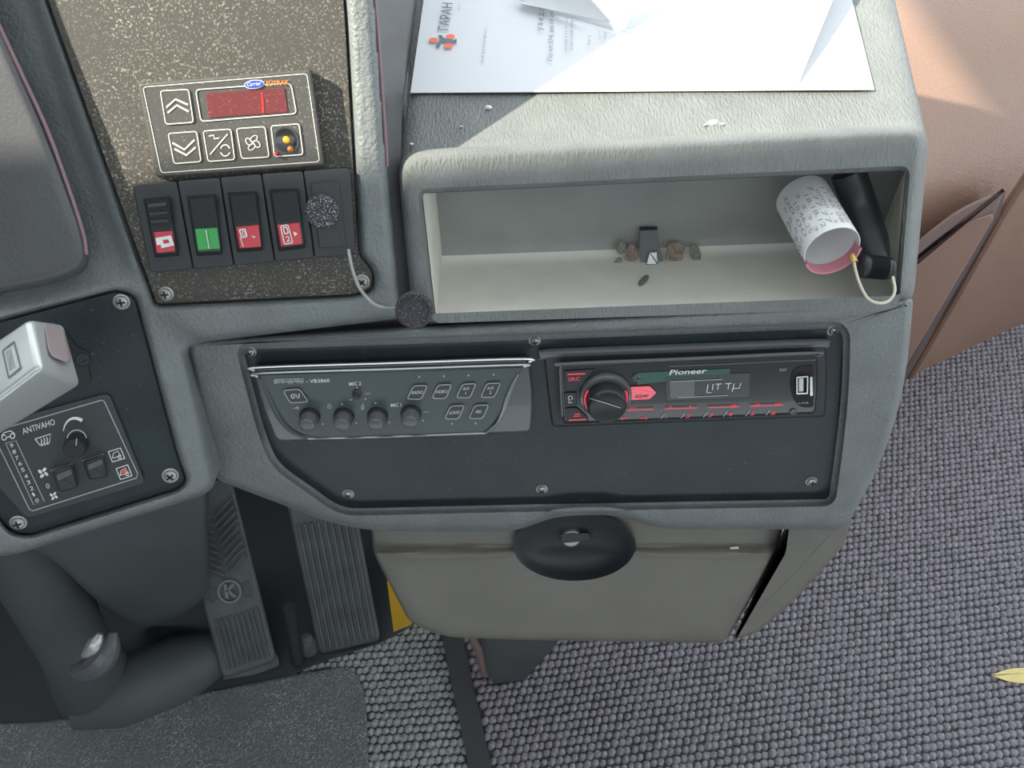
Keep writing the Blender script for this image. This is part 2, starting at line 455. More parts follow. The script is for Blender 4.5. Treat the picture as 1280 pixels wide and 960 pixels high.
def sdf(poly, U, V):
    P = np.array(poly, float); n = len(P); best = np.full(U.shape, 1e9); ins = np.zeros(U.shape, bool)
    for i in range(n):
        a = P[i - 1]; b = P[i]; e = b - a; L = e @ e + 1e-9
        t = np.clip(((U - a[0]) * e[0] + (V - a[1]) * e[1]) / L, 0, 1)
        dx = U - a[0] - t * e[0]; dy = V - a[1] - t * e[1]
        best = np.minimum(best, dx * dx + dy * dy)
        c = ((a[1] > V) != (b[1] > V)) & (U < (b[0] - a[0]) * (V - a[1]) / (b[1] - a[1] + 1e-12) + a[0])
        ins ^= c
    d = np.sqrt(best); return np.where(ins, -d, d)
def sst(x, a, b):
    t = np.clip((x - a) / (b - a), 0, 1); return t * t * (3 - 2 * t)
def ray_np(U, V):
    x = (U - 640) / F_PX; y = (480 - V) / F_PX
    R, Uv, Fv = np.array(RIGHT), np.array(UP), np.array(_F)
    return x[:, None] * R + y[:, None] * Uv + Fv
def dnp(pl, U, V, h):
    r = ray_np(U, V); n = np.array(pl.n)
    return (n @ np.array(pl.p - CAM) + h) / (r @ n)

SKIN = rnd([(-320, -240, 1), (447, -240, 1), (470, 0, 40), (484, 205, 60), (502, 398, 10), (250, 428, 14), (232, 436, 14), (256, 540, 20), (270, 604, 10), (258, 618, 10),
            (140, 655, 20), (24, 692, 16), (-10, 697, 10), (-320, 660, 1)], 5)
ACB = [(-20, -240, 1), (402, -240, 1), (430, 0, 40), (448, 318, 6), (466, 340, 10), (464, 362, 8), (440, 368, 8), (196, 380, 5), (60, 0, 40)]
LBB = [(-180, 452, 8), (0, 403, 40), (148, 364, 12), (168, 372, 8), (222, 575, 30), (232, 600, 8), (222, 610, 8), (36, 668, 10), (14, 664, 8), (-12, 632, 10), (-180, 568, 8)]
HOOD = rnd([(-250, -200, 30), (-90, -200, 30), (-22, -20, 60), (60, 165, 60), (106, 292, 22), (112, 335, 26), (70, 354, 24), (-250, 412, 30)], 6)
ACBr, LBBr = rnd(ACB, 5), rnd(LBB, 5)
def resample(P, step):
    out = []
    for i in range(len(P)):
        a = np.array(P[i - 1]); b = np.array(P[i]); L = np.linalg.norm(b - a); n = max(1, int(L / step))
        out += [tuple(a + (b - a) * k / n) for k in range(n)]
    return out
bd = resample(SKIN, 6)
g = 4.0
gu, gv = np.meshgrid(np.arange(-316, 504, g), np.arange(-236, 700, g)); gu = gu.ravel(); gv = gv.ravel()
sd_ = sdf(SKIN, gu, gv); k = sd_ < -2.5
gu, gv = gu[k], gv[k]
extra = []
for poly in (ACBr, LBBr):
    for of in (.5, -3, -6.5, -10): extra += [p for p in resample(inset(poly, of), 4)]
ex = np.array(extra); kx = sdf(SKIN, ex[:, 0], ex[:, 1]) < -3; ex = ex[kx]
near = np.minimum(np.abs(sdf(ACBr, gu, gv) - 5), np.abs(sdf(LBBr, gu, gv) - 5)) > 7.5
gu, gv = np.concatenate([gu[near], ex[:, 0]]), np.concatenate([gv[near], ex[:, 1]])
pts = [Vector(p) for p in bd] + [Vector((a, b)) for a, b in zip(gu, gv)]
nb = len(bd)
vc, _, fc, *_r = delaunay_2d_cdt(pts, [], [list(range(nb))], 1, 1e-4)
U = np.array([p.x for p in vc]); V = np.array([p.y for p in vc])
sB, sL, sH, sS = sdf(ACBr, U, V), sdf(LBBr, U, V), sdf(HOOD, U, V), sdf(SKIN, U, V)
yl = np.interp(U, [-70, 150, 200, 260, 500], [396, 354, 396, 440, 470])
wgt = sst(V - yl, -22, 22)
h = np.full(U.shape, .006)
valley = sst(-(U - (60 + (V) * .355)), -4, 30) * (1 - sst(V, 300, 365))
h -= .014 * valley
h = h * sst(sB, -1, 9) + (-.007) * (1 - sst(sB, -1, 9))
tL = sst(sL, -1, 8); h = h * tL + (-.007) * (1 - tL)
e = np.clip((14 + sS) / 14, 0, 1); h -= .012 * (1 - np.sqrt(np.maximum(0, 1 - e * e)))
D = dnp(PB, U, V, h) * (1 - wgt) + dnp(PL, U, V, h) * wgt
Pw = np.array(CAM) + ray_np(U, V) * D[:, None]
mb = MB(); mb.add([Vector(p) for p in Pw], [tuple(f) for f in fc])
# skirt: boundary pushed back
import collections
ec = collections.Counter()
for f in fc:
    for i in range(len(f)): ec[tuple(sorted((f[i - 1], f[i])))] += 1
be = [e_ for e_, c in ec.items() if c == 1]
idx = {}
for a, b in be:
    for i in (a, b):
        if i not in idx:
            idx[i] = len(mb.v); p = Vector(mb.v[i]); mb.v.append(tuple(p + Vector((0, .055, -.01)) + (p - CAM).normalized() * .01))
for a, b in be:
    mb.f.append((a, b, idx[b], idx[a])); mb.m.append(0)
mb.build('dash_moulding', M['dash'], dash, angle=60)

# instrument hood: raised rounded cover
R = []
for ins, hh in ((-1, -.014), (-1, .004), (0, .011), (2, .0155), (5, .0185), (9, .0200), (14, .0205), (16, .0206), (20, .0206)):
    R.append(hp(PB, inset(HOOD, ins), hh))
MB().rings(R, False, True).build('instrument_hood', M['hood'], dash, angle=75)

M['glare'] = mat('mauve seam', (.26, .16, .18), .45)  # purple glare fringe along the edges, drawn as mauve tubes
tube_mb(MB(), catmull([PB.hit(u, v, .0165) for u, v in ((-40, -60), (-14, 4), (24, 86), (58, 160), (86, 236), (104, 292), (108, 318))], 6), .0011, 8).build('hood_glare', M['glare'], dash)
tube_mb(MB(), catmull([PB.hit(u, v, -.0015) for u, v in ((455, -140), (462, -60), (469, 0), (476, 90), (481, 160), (484, 208))], 6), .0010, 8).build('rib_glare', M['glare'], dash)
# side wall between binnacle and tray top
top_side = [PB.hit(u, v, -.004) for u, v in ((445, -240), (460, -100), (469, 0), (476, 100), (483, 200), (491, 300), (500, 396))]
housing_tl = PT.hit(493, 190, -.03)
low = []
for (u, v) in ((560, -240), (536, -100), (522, 0), (508, 100), (496, 190)):
    r = ray(u, v); low.append(CAM + r * ((housing_tl.z - .002 + max(0, 190 - v) * .00012 - CAM.z) / r.z))
low += [PT.hit(508, 300, -.03), PT.hit(530, 398, -.03)]
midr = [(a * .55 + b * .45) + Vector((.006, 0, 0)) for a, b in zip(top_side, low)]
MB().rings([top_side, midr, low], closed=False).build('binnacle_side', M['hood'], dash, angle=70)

# console frame around the radio panel
def cf(z):
    return rnd(z, 5)
COUT = [(231, 424, 14), (690, 398, 30), (1142, 372, 8), (1132, 480, 60), (1104, 575, 60), (1056, 662, 18), (818, 661, 30), (772, 643, 30), (692, 645, 30), (645, 665, 30), (440, 664, 60), (345, 628, 40), (266, 598, 16)]
CIN = [(304, 437, 10), (690, 424, 30), (1054, 410, 16), (1053, 480, 60), (1045, 560, 60), (1036, 624, 8), (818, 628, 30), (772, 629, 30), (692, 630, 30), (645, 631, 30), (428, 636, 20), (346, 578, 20), (328, 530, 16)]
co, ci = cf(COUT), cf(CIN)
R = [[p + Vector((0, .10, -.06)) for p in hp(PA, inset(co, 3), -.03)], hp(PA, co, -.030), hp(PA, co, -.016)]
for t in (.25, .5, .75, 1):
    R.append(hp(PA, inset(co, 10 * (1 - math.cos(t * math.pi / 2))), -.016 + .016 * math.sin(t * math.pi / 2)))
oi = inset(ci, -9)
for t in (0, .35, .7, 1):
    R.append(hp(PA, [(a[0] + (b[0] - a[0]) * (1 - math.cos(t * 1.57)), a[1] + (b[1] - a[1]) * (1 - math.cos(t * 1.57))) for a, b in zip(oi, ci)], -.009 * math.sin(t * 1.57)))
R.append(hp(PA, ci, -.016))
MB().rings(R).build('console_frame', M['dash'], dash, angle=55)

# screws
def screw_mb(pl, c, r, h=0.0):
    mb = MB(); lathe_mb(mb, pl, c, [(r * 1.25, h), (r * 1.25, h + .0006), (r, h + .0008), (r * .92, h + .0022), (r * .6, h + .0032), (r * .05, h + .0036)], 16)
    s = pl.depth(*c) / F_PX; o = pl.hit(*c) + pl.n * (h + .0030)
    a = random.uniform(0, 1.5)
    d1 = pl.e1 * math.cos(a) + pl.e2 * math.sin(a); d2 = pl.n.cross(d1)
    mb.box(o, (d1 * r * .6 * s, d2 * r * .14 * s, pl.n * .0008), 1); mb.box(o, (d2 * r * .6 * s, d1 * r * .14 * s, pl.n * .0008), 1)
    return mb
def screw(pl, c, r, parent, h=0.0):
    return screw_mb(pl, c, r, h).build('screw', [M['steel'], M['dark']], parent)

pp1 = plate('panel_plate', PA, [(303, 436, 10), (1055, 409, 14), (1046, 560, 30), (1037, 626, 6), (427, 637, 14), (345, 580, 20), (327, 530, 16)], -.016, -.009, M['panel'], dash, bev=1.0)
lab(pp1, 'black panel plate with tinted teal reflection around the radio')
for c in ((309, 448), (669, 434), (1047, 421), (1019, 611), (678, 621), (433, 627)): screw(PA, c, 6, pp1, -.009)
pp2 = plate('panel_plate', PB, ACB, -.008, .0, M['board'], dash, bev=1.0)
lab(pp2, 'dusty black panel plate behind the climate controller')
for c in ((208, 367), (453, 352)): screw(PB, c, 7.5, pp2)
pp3 = plate('panel_plate', PL, LBB, -.008, .0, M['panel'], dash, bev=1.0)
lab(pp3, 'black panel plate carrying the heater control')
for c in ((152, 377), (213, 594), (23, 653)): screw(PL, c, 8, pp3)

# tray housing with rounded nose
TO = [(493, 188, 40), (1163, 154, 34), (1141, 384, 26), (514, 408, 26)]
TI = [(527, 241, 9), (1133, 212, 9), (1119, 380, 8), (544, 399, 8)]
to, ti = rnd(TO, 6), rnd(TI, 6)
back = []
for i, p in enumerate(hp(PT, to, -.030)):
    back.append(p + Vector((.045 if p.x > .1 else -.01, .34, .05 if i < 14 else -.10)))
frontb = hp(PT, to, -.030)
R = [back, [a * .5 + b * .5 for a, b in zip(back, frontb)], frontb]
for t in (.2, .4, .6, .8, 1):
    R.append(hp(PT, inset(to, 15 * (1 - math.cos(t * math.pi / 2))), -.030 + .030 * math.sin(t * math.pi / 2)))
tio = inset(ti, -5)
for t in (0, .5, 1):
    R.append(hp(PT, [(a[0] + (b[0] - a[0]) * (1 - math.cos(t * 1.57)), a[1] + (b[1] - a[1]) * (1 - math.cos(t * 1.57))) for a, b in zip(tio, ti)], -.006 * math.sin(t * 1.57)))
R.append(hp(PT, ti, -.012))
MB().rings(R).build('tray_housing', M['dashlines'], dash, angle=60)
# plane of the tray top
_p = PT.hit(828, 171, -.030); _dx = PT.hit(1163, 154, -.030) - PT.hit(493, 188, -.030); _dy = Vector((.0175, .34, .05))
_n = _dx.cross(_dy).normalized()
if _n.z < 0: _n = -_n
PP = Plane(_p, _n)

# liner box
inn = hp(PT, [(528, 242), (1132, 213), (1118, 379), (545, 398)], -.010)
lip = min(inn[2].z, inn[3].z)
PZ = Plane(Vector((0, 0, lip - .018)), Vector((0, 0, 1)))
bbl, bbr = PZ.hit(553, 322), PZ.hit(1096, 302)
btl, btr = bbl + Vector((0, .006, .095)), bbr + Vector((0, .006, .095))
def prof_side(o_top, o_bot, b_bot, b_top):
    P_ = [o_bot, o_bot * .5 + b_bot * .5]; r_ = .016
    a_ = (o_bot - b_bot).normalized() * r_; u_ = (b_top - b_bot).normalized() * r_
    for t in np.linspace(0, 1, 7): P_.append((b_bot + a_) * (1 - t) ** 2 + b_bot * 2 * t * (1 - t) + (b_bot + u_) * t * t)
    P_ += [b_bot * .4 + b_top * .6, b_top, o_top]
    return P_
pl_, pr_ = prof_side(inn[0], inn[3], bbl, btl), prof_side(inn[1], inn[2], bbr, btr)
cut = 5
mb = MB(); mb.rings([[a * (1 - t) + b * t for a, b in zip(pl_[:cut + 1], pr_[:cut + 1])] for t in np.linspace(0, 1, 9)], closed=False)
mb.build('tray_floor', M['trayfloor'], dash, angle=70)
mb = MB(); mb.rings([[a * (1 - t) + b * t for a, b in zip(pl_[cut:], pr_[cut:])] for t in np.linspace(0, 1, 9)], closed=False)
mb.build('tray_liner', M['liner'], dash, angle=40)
for pz in (pl_, pr_):
    c_ = sum(pz, Vector()) / len(pz); MB().add(pz + [c_], [(k_, (k_ + 1) % len(pz), len(pz)) for k_ in range(len(pz))]).build('tray_side', M['trayfloor'], dash, smooth=False)
PBK = Plane((bbl + btr) / 2, Vector((0, -1, 0)))
PTF = Plane((inn[3] + inn[2]) / 2, ((inn[2] - inn[3]).cross(bbl - inn[3])).normalized())
if PTF.n.z < 0: PTF.n = -PTF.n

# chips and small holes worn into the tray top
for i, (c, r) in enumerate((((611, 134), 6), ((514, 180), 3.5), ((576, 158), 2.5), ((891, 153), 7), ((903, 155), 4.5), ((882, 156), 3))):
    q = [(c[0] + r * random.uniform(.6, 1.1) * math.cos(t), c[1] + r * .6 * random.uniform(.6, 1.1) * math.sin(t)) for t in np.linspace(0, 5.6, 8)]
    mbx = MB(); b0 = hp(PP, q, .0002); ctr = PP.hit(c[0], c[1], .0022)
    if c[1] > 190: b0 = hp(PT, q, -.008); ctr = PT.hit(c[0], c[1], -.006)
    mbx.add(b0 + [ctr], [(k_, (k_ + 1) % 8, 8) for k_ in range(8)])
    mbx.build('worn_chip', M['speck'], dash, smooth=False)

# console lower end, beside the drawer
plate('console_end', PD, [(985, 640, 4), (1066, 640, 6), (1056, 680, 10), (1003, 742, 30), (945, 793, 20), (915, 800, 4), (978, 690, 4)], -.06, .001, M['lower'], dash, bev=4, bh=.006)
# support behind the drawer
sup = MB()
sup.rings([[at(568, 770, .80), at(725, 770, .80), at(725, 770, .9), at(568, 770, .9)], [PF.hit(618, 856, .0), PF.hit(655, 852), PF.hit(655, 835), PF.hit(625, 838)]], True, True)
sup.build('console_support', M['under'], dash, smooth=False)
sup = MB(); stroke = [at(584, 785, .795), at(598, 812, .85), at(604, 842, .93)]
tube_mb(sup, stroke, .004, 8); sup.build('support_edge', M['wallflap'], dash)

# ------------------------------------------------------------------ drawer
dr = root('drawer', PD.hit(700, 800), 'grey lower console drawer with round lock recess under the radio', 'drawer')
DO = rnd([(462, 640, 3), (982, 640, 3), (972, 690, 6), (906, 804, 8), (700, 801, 60), (556, 797, 24), (512, 778, 10), (467, 692, 8)], 6)
cx, cy = 718, 683
def by_angle(poly, N):
    out = []
    for i in range(N):
        t = 2 * math.pi * i / N; dx, dy = math.cos(t), math.sin(t); best = None
        for j in range(len(poly)):
            a = poly[j - 1]; b = poly[j]; ex, ey = b[0] - a[0], b[1] - a[1]
            den = dx * ey - dy * ex
            if abs(den) < 1e-9: continue
            s_ = ((a[0] - cx) * ey - (a[1] - cy) * ex) / den; q = ((a[0] - cx) * dy - (a[1] - cy) * dx) / den
            if s_ > 0 and -1e-6 <= q <= 1 + 1e-6 and (best is None or s_ < best): best = s_
        out.append((cx + dx * best, cy + dy * best))
    return out
N = 160
DOr = by_angle(DO, N)
def ering(rx, ry): return [(cx + rx * math.cos(2 * math.pi * i / N), cy + ry * math.sin(2 * math.pi * i / N)) for i in range(N)]
def fac(poly, f): return [(cx + (x - cx) * f, cy + (y - cy) * f) for x, y in poly]
def band(pts, h):
    # the top strip of the drawer stands back a little
    return [PD.hit(x, y, h - .007 * float(1 - sst(np.array(y), 682, 694))) for x, y in pts]
R = [hp(PD, DOr, -.06), band(DOr, -.004), band(inset(DOr, 1.5), -.001), band(inset(DOr, 4), 0)]
for f_ in (.85, .6, .35, .18): 
    R.append(band([(a[0] * f_ + b[0] * (1 - f_), a[1] * f_ + b[1] * (1 - f_)) for a, b in zip(DOr, ering(76, 43))], 0))
R.append(band(ering(76, 43), 0))
MB().rings(R, True, False).build('drawer_front', M['lower'], dr, angle=50)
R = [hp(PD, ering(77, 43.5), -.001), hp(PD, ering(73, 41), -.003), hp(PD, ering(66, 36), -.009), hp(PD, ering(52, 27), -.017), hp(PD, ering(30, 15), -.021), hp(PD, ering(6, 3), -.022)]
MB().rings(R, False, True).build('lock_recess', M['blackrough'], dr, angle=60)
lathe('lock_cylinder', PD, (716, 688), [(13.5, -.022), (13.5, -.0165), (12.5, -.0150), (11.5, -.0146), (11, -.0151), (2, -.0151)], M['steel'], dr)
mb = MB(); lathe_mb(mb, PD, (716, 688), [(4, -.0150), (4, -.0147)], 12); stroke_mb(mb, PD, [(708, 687), (724, 686)], 2.5, -.0143)
mb.build('keyhole', M['dark'], dr, smooth=False)
plate('latch_plate', PD, [(700, 668, 3), (736, 666, 3), (738, 676, 3), (702, 679, 3)], -.02, -.014, M['blackrough'], dr, bev=1)
plate('paint_chip', PD, [(912, 684, 1), (923, 683, 1), (924, 688, 1), (913, 689, 1)], -.006, -.0045, M['speck'], dr, bev=.5)

# ------------------------------------------------------------------ climate controller
PBc = Plane(PB.p + PB.n * .010, PB.n)
cc = root('climate_controller', PB.hit(300, 215), 'grey climate controller with red display and outlined keys on dusty board', 'controller')
plate('body', PB, [(172, 104, 6), (389, 86, 6), (406, 207, 6), (195, 222, 6)], -.001, .010, M['ctrl'], cc, bev=3, bh=.002)
outline('border_line', PBc, [(178, 108.5, 5), (384, 91.5, 5), (400, 202.5, 5), (201, 216.5, 5)], 1.0, .0003, M['cream_print'], cc)
def key(q, icon):
    k_ = plate('button', PBc, [(*p, 4.5) for p in q], -.0005, .0006, M['ctrl'], cc, bev=1.2, bh=.0004)
    outline('button_border', PBc, [(*p, 4.5) for p in q], 1.3, .0009, M['cream_print'], k_)
    if icon: strokes('icon', PBc, icon, 2.4, .0010, M['cream_print'], k_)
    return k_
key([(199.6, 113), (236, 111), (242.5, 153.5), (206.5, 156)], [[(208, 134), (219.5, 124), (235, 131)], [(209.5, 141), (221, 131.5), (236, 139.5)]])
key([(209.3, 166.3), (246.3, 163.5), (252, 202.5), (217, 205.3)], [[(215.5, 178.5), (230.5, 187), (243, 175)], [(218, 186), (233, 194), (244.5, 184)]])
k3 = key([(253, 163.3), (289, 160.5), (294, 200), (259.5, 202.5)], None)
strokes('icon', PBc, [[(262.5, 193), (284.5, 167.5)], [(261, 170), (267, 169), (268, 173.5), (274, 172.5)], ell((281.5, 188), 6, 7, 0, 10, 20, 160), ell((281.5, 188), 6, 7, 0, 10, 200, 340)], 1.5, .0010, M['cream_print'], k3)
k4 = key([(294.7, 160.2), (331.6, 157.5), (337, 196.8), (301.5, 199)], None)
fanp = []
for a in range(4):
    t = math.radians(a * 90 + 15); c_ = (316 + 5.2 * math.cos(t), 178.5 + 5.4 * math.sin(t)); fanp.append(ell(c_, 5, 3.2, a * 90 + 50, 14)); fanp[-1].append(fanp[-1][0])
strokes('icon', PBc, fanp, 1.1, .0010, M['cream_print'], k4)
k5 = key([(338, 156.8), (374.3, 154), (379.5, 193.7), (342.5, 196.4)], None)
k5 = None
lathe('lamp_hole', PBc, (358, 175.5), [(16, .0006), (16, .0012), (14.5, .0013), (13, .0010), (1, .0010)], M['gloss'], cc)
lathe('amber_lamp', PBc, (358.6, 174.4), [(4.2, .001), (4.2, .0022), (2.5, .0036), (.2, .0040)], M['amber'], cc)
lathe('amber_lamp', PBc, (363.5, 186), [(3.6, .001), (3.6, .002), (2, .003), (.2, .0034)], M['amber2'], cc)
lathe('red_lamp', PBc, (346.5, 192), [(2.6, .0006), (2.6, .002), (1.2, .003), (.2, .003)], M['red'], cc)
disp = plate('display', PBc, [(257.5, 116.5, 1), (356, 110, 1), (360, 140.5, 1), (261, 147.3, 1)], -.0004, .0005, M['reddisp'], cc, bev=.5)
strokes('segment', PBc, [[(327.3, 115.5), (328.2, 127), (328.8, 141)]], 2.6, .0008, M['redseg'], disp)
outline('display_border', PBc, [(243.7, 111.5, 6), (364, 102.8, 8), (371.3, 142.5, 6), (250.5, 152.5, 6)], 1.3, .0006, M['cream_print'], cc)
bdg = flat('badge', PBc, [ell((317.8, 105.4), 12.8, 5.6, -5)], .0009, M['white'], cc)
flat('badge_field', PBc, [ell((317.8, 105.4), 11.8, 4.7, -5)], .0011, M['blue'], bdg)
text('lettering', PBc, 'Carrier', (309, 107.8), (326.8, 106.2), 4.6, .0013, M['white'], bdg, shear=.3)
text('lettering', PBc, 'SÜTRAK', (332.6, 107.8), (361.5, 105.6), 7.5, .0009, M['orange'], cc, bold=.02)

# ------------------------------------------------------------------ rocker switches
tops = [(165, 231), (221.4, 226.2), (274.9, 221.8), (326.9, 217.2), (379, 213.5), (438, 209.5)]
bots = [(187.5, 341), (241.6, 336.5), (292.4, 332.2), (343.5, 327), (393, 322.5), (445, 318.5)]
swl = ['rocker switch with ridged top and red lens showing a white screen symbol', 'rocker switch with plain green lens', 'rocker switch with red lens showing a door and small arrow', 'rocker switch with red lens showing a boxed door numbered 2', 'blank black switch cover beside the red switches']
rock = [[(178.8, 248), (211.6, 244.5), (223.3, 320.7), (194, 323)], [(233, 244.5), (269.7, 242), (277.8, 319), (246, 321)], [(284.2, 240.3), (320.6, 238.2), (329, 313.7), (296.7, 316.5)], [(336.3, 236.3), (372, 234.4), (381.8, 311), (348.4, 315)]]
lens = [[(192.3, 290.2), (215, 288.4), (219, 313.7), (195.4, 316.3)], [(243.2, 286.3), (271.3, 284.5), (275, 311), (247.2, 313)], [(294.8, 284), (322.9, 281), (326.3, 308.6), (299.6, 310.4)], [(346.3, 281), (373.8, 278.2), (378, 305), (351, 307.6)]]
for i in range(5):
    q = [tops[i], tops[i + 1], bots[i + 1], bots[i]]
    mid_ = ((q[0][0] + q[2][0]) / 2, (q[0][1] + q[2][1]) / 2)
    s = root('rocker_switch' if i < 4 else 'switch_blank', PB.hit(*mid_), 'black ' + swl[i] if i < 4 else swl[4], 'switch')
    qi = [(q[0][0] + .5, q[0][1], 6 if i == 0 else 4), (q[1][0] - .5, q[1][1], 8 if i == 4 else 4), (q[2][0] - .5, q[2][1], 8 if i == 4 else 4), (q[3][0] + .5, q[3][1], 6 if i == 0 else 4)]
    plate('frame', PB, qi, -.001, .0085, M['blackrough'], s, bev=1.4, bh=.001)
    qf = inset(rnd(qi, 1), 5)
    if i == 4:
        plate('cover', PB, [(387.8, 229.3, 2), (423, 227, 2), (433, 308.5, 2), (399, 310.5, 2)], .008, .0098, M['blackrough'], s, bev=1.5)
        continue
    rq = rock[i]
    # tilted rocker: the upper half slopes in, the lower half stands proud
    def lerp(a, b, t): return (a[0] + (b[0] - a[0]) * t, a[1] + (b[1] - a[1]) * t)
    RR = []; P0 = rnd([(*p, 4) for p in rq], 4)
    vmin = min(p[1] for p in P0); vmax = max(p[1] for p in P0)
    def hz(p, base): 
        t = (p[1] - vmin) / (vmax - vmin); return base + (.0065 * (1 - t / .55) * .55 if t < .55 else .0012 * (t - .55) / .45)
    mbr = MB(); rws = []
    for t in np.linspace(0, 1, 15):
        e_ = min(t, 1 - t); k_ = math.sqrt(max(0, 1 - (1 - min(1, e_ / .07)) ** 2))       # ends roll down
        xi = .10 + .04 * (1 - k_)
        def pt(x, hh):
            p = lerp(lerp(rq[0], rq[1], x), lerp(rq[3], rq[2], x), t); hb = hz(p, .0118)
            return PB.hit(*p, .008 + (hb - .008) * hh)
        rws.append([pt(.0, 0), pt(.0, .55 * k_), pt(.03, .85 * k_), pt(.08, 1.0 * k_), pt(.12, 1.0 * k_), pt(.88, 1.0 * k_), pt(.92, 1.0 * k_), pt(.97, .85 * k_), pt(1.0, .55 * k_), pt(1.0, 0)])
    mbr.rings(rws, closed=False)
    rk = mbr.build('rocker', M['black'], s, angle=50)
    def hl(p): return hz(p, .0128)
    if i == 0:
        for kk in range(3):
            a = lerp(rq[0], rq[3], .14 + .13 * kk); b_ = lerp(rq[1], rq[2], .14 + .13 * kk)
            A = PB.hit(*lerp(a, b_, .16), hz(a, .012)); B_ = PB.hit(*lerp(a, b_, .86), hz(a, .012))
            m_ = MB(); tube_mb(m_, [A, B_], .0014, 8); m_.build('grip_ridge', M['blackrough'], rk)
    le = MB(); lq = rnd([(*p, 1.2) for p in lens[i]], 2)
    le.rings([[PB.hit(*p, hl(p) - .0016) for p in lq], [PB.hit(*p, hl(p)) for p in lq], [PB.hit(*p, hl(p) + .0003) for p in inset(lq, 1)]], False, True)
    ln = le.build('lens', M['green'] if i == 1 else M['red'], s, smooth=False)
    PBl = Plane(PB.p + PB.n * .0142, PB.n)
    def L2(x, y):
        a = lerp(lens[i][0], lens[i][1], x); b_ = lerp(lens[i][3], lens[i][2], x); return lerp(a, b_, y)
    if i == 0:
        flat('icon', PBl, [[L2(.05, .28), L2(.9, .22), L2(1.0, .72), L2(.3, .8), L2(.28, .62), L2(.08, .64)]], .0003, M['white'], ln)
        flat('icon_inner', PBl, [[L2(.42, .42), L2(.72, .4), L2(.78, .58), L2(.46, .6)]], .0005, M['red'], ln)
    elif i == 1:
        strokes('icon', PBl, [[L2(.5, .08), L2(.52, .95)]], 1.2, .0003, M['cream_print'], ln)
    elif i == 2:
        outline('icon', PBl, [(*L2(.10, .12), 2), (*L2(.42, .10), 2), (*L2(.46, .5), 2), (*L2(.16, .54), 2)], 1.6, .0004, M['white'], ln)
        outline('icon', PBl, [(*L2(.22, .22), 1), (*L2(.36, .21), 1), (*L2(.38, .42), 1), (*L2(.25, .43), 1)], .9, .0004, M['white'], ln)
        strokes('icon', PBl, [[L2(.12, .5), L2(.18, .92)]], 1.2, .0004, M['white'], ln)
        flat('icon', PBl, [[L2(.62, .46), L2(.82, .52), L2(.72, .58)]], .0004, M['white'], ln)
    else:
        outline('icon', PBl, [(*L2(.12, .05), 3), (*L2(.52, .03), 3), (*L2(.60, .93), 3), (*L2(.16, .96), 3)], 1.4, .0004, M['white'], ln)
        outline('icon', PBl, [(*L2(.22, .13), 2), (*L2(.44, .12), 2), (*L2(.48, .46), 2), (*L2(.25, .48), 2)], 1.5, .0004, M['white'], ln)
        text('lettering', PBl, '2', L2(.29, .84), L2(.49, .82), 7, .0004, M['white'], ln)
        flat('icon', PBl, [[L2(.68, .38), L2(.86, .5), L2(.70, .62)]], .0004, M['white'], ln)

fp = root('foam_pad', PB.hit(406, 261, .0098), 'round black sparkly foam pad stuck on the blank switch cover', 'pad')
fm = MB(); lathe_mb(fm, PB, (406, 261), [(20, .0097), (20.8, .0105), (20.5, .0122), (18, .0132), (10, .0130), (.5, .0130)], 28)
fm.build('pad', M['foam'], fp)

# corded cap
capc = (517.5, 388)
PC = Plane(at(517, 388, .478), lean(38, 2))
cp = root('corded_cap', PC.hit(*capc), 'round dark cap on a thin grey cord hanging beside the tray', 'cap')
lathe('cap', PC, capc, [(22, -.006), (23.5, -.005), (23.8, -.001), (22, .0012), (20, .0016), (19.5, .0006), (12, .0004), (.5, .0008)], M['foam'], cp, 32)
cw = [PB.hit(435.5, 312, .009), PB.hit(438, 326, .012), PB.hit(442, 342, .013), PB.hit(450, 361, .013), PB.hit(466, 379, .013), PB.hit(482, 385, .012), PC.hit(497, 386, -.003)]
tube_mb(MB(), catmull(cw, 6), .00105, 8).build('cord', M['wire'], cp)

# ------------------------------------------------------------------ heater control (lower left)
hc = root('heater_control', PL.hit(90, 600), 'dark heater control panel with white scale, knob and two rockers', 'control panel')
plate('body', PL, [(-62, 552, 4), (0, 528, 30), (136, 491, 9), (182, 604, 8), (33, 648, 8), (-20, 590, 8)], -.001, .0025, M['sub'], hc, bev=1.5)
PLc = Plane(PL.p + PL.n * .0025, PL.n)
strokes('border_line', PLc, [[(-55, 555), (0, 537), (127, 500.2), (130.5, 502), (172, 592), (170.5, 597.5), (41, 638.5), (37, 637), (0, 561), (-20, 522)]], 1.2, .0003, M['grey_print'], hc)
text('lettering', PLc, 'ANTIVAHO', (29, 543), (69.5, 530.5), 7.5, .0003, M['white'], hc)
strokes('scale_box', PLc, [[(7, 554), (20, 551), (55.5, 627), (42, 631), (7, 554)]], 1.0, .0003, M['grey_print'], hc)
mb = MB()
for t_, (x, y) in zip('9876543210', ((97, 495), (118, 545), (140, 595), (165, 640), (187, 690), (212, 742), (232, 790), (257, 838), (278, 885), (300, 935))):
    X_, Y_ = x * .15625, 480 + y * .15625
    text_mb(mb, PLc, t_, (X_ - (1 if t_ == '1' else 2), Y_ + 2.5), (X_ + (.8 if t_ == '1' else 2.2), Y_ + 1.2), 5, .0003)
mb.build('scale_digits', M['white'], hc, smooth=False, fix=False)
strokes('defrost_icon', PLc, [[(43.8, 548.8), (63.3, 542.5), (61.7, 553.4), (50, 556.6), (43.8, 548.8)], [(51, 549), (52.5, 551.5), (51.5, 554), (53, 558)], [(54.5, 547.5), (56, 550), (55, 553), (56.5, 557)], [(58, 546.5), (59.5, 549), (58.5, 552), (60, 556)]], 1.2, .0003, M['white'], hc)
arc = ell((98, 549), 18, 27, -18, 14, 215, 310)
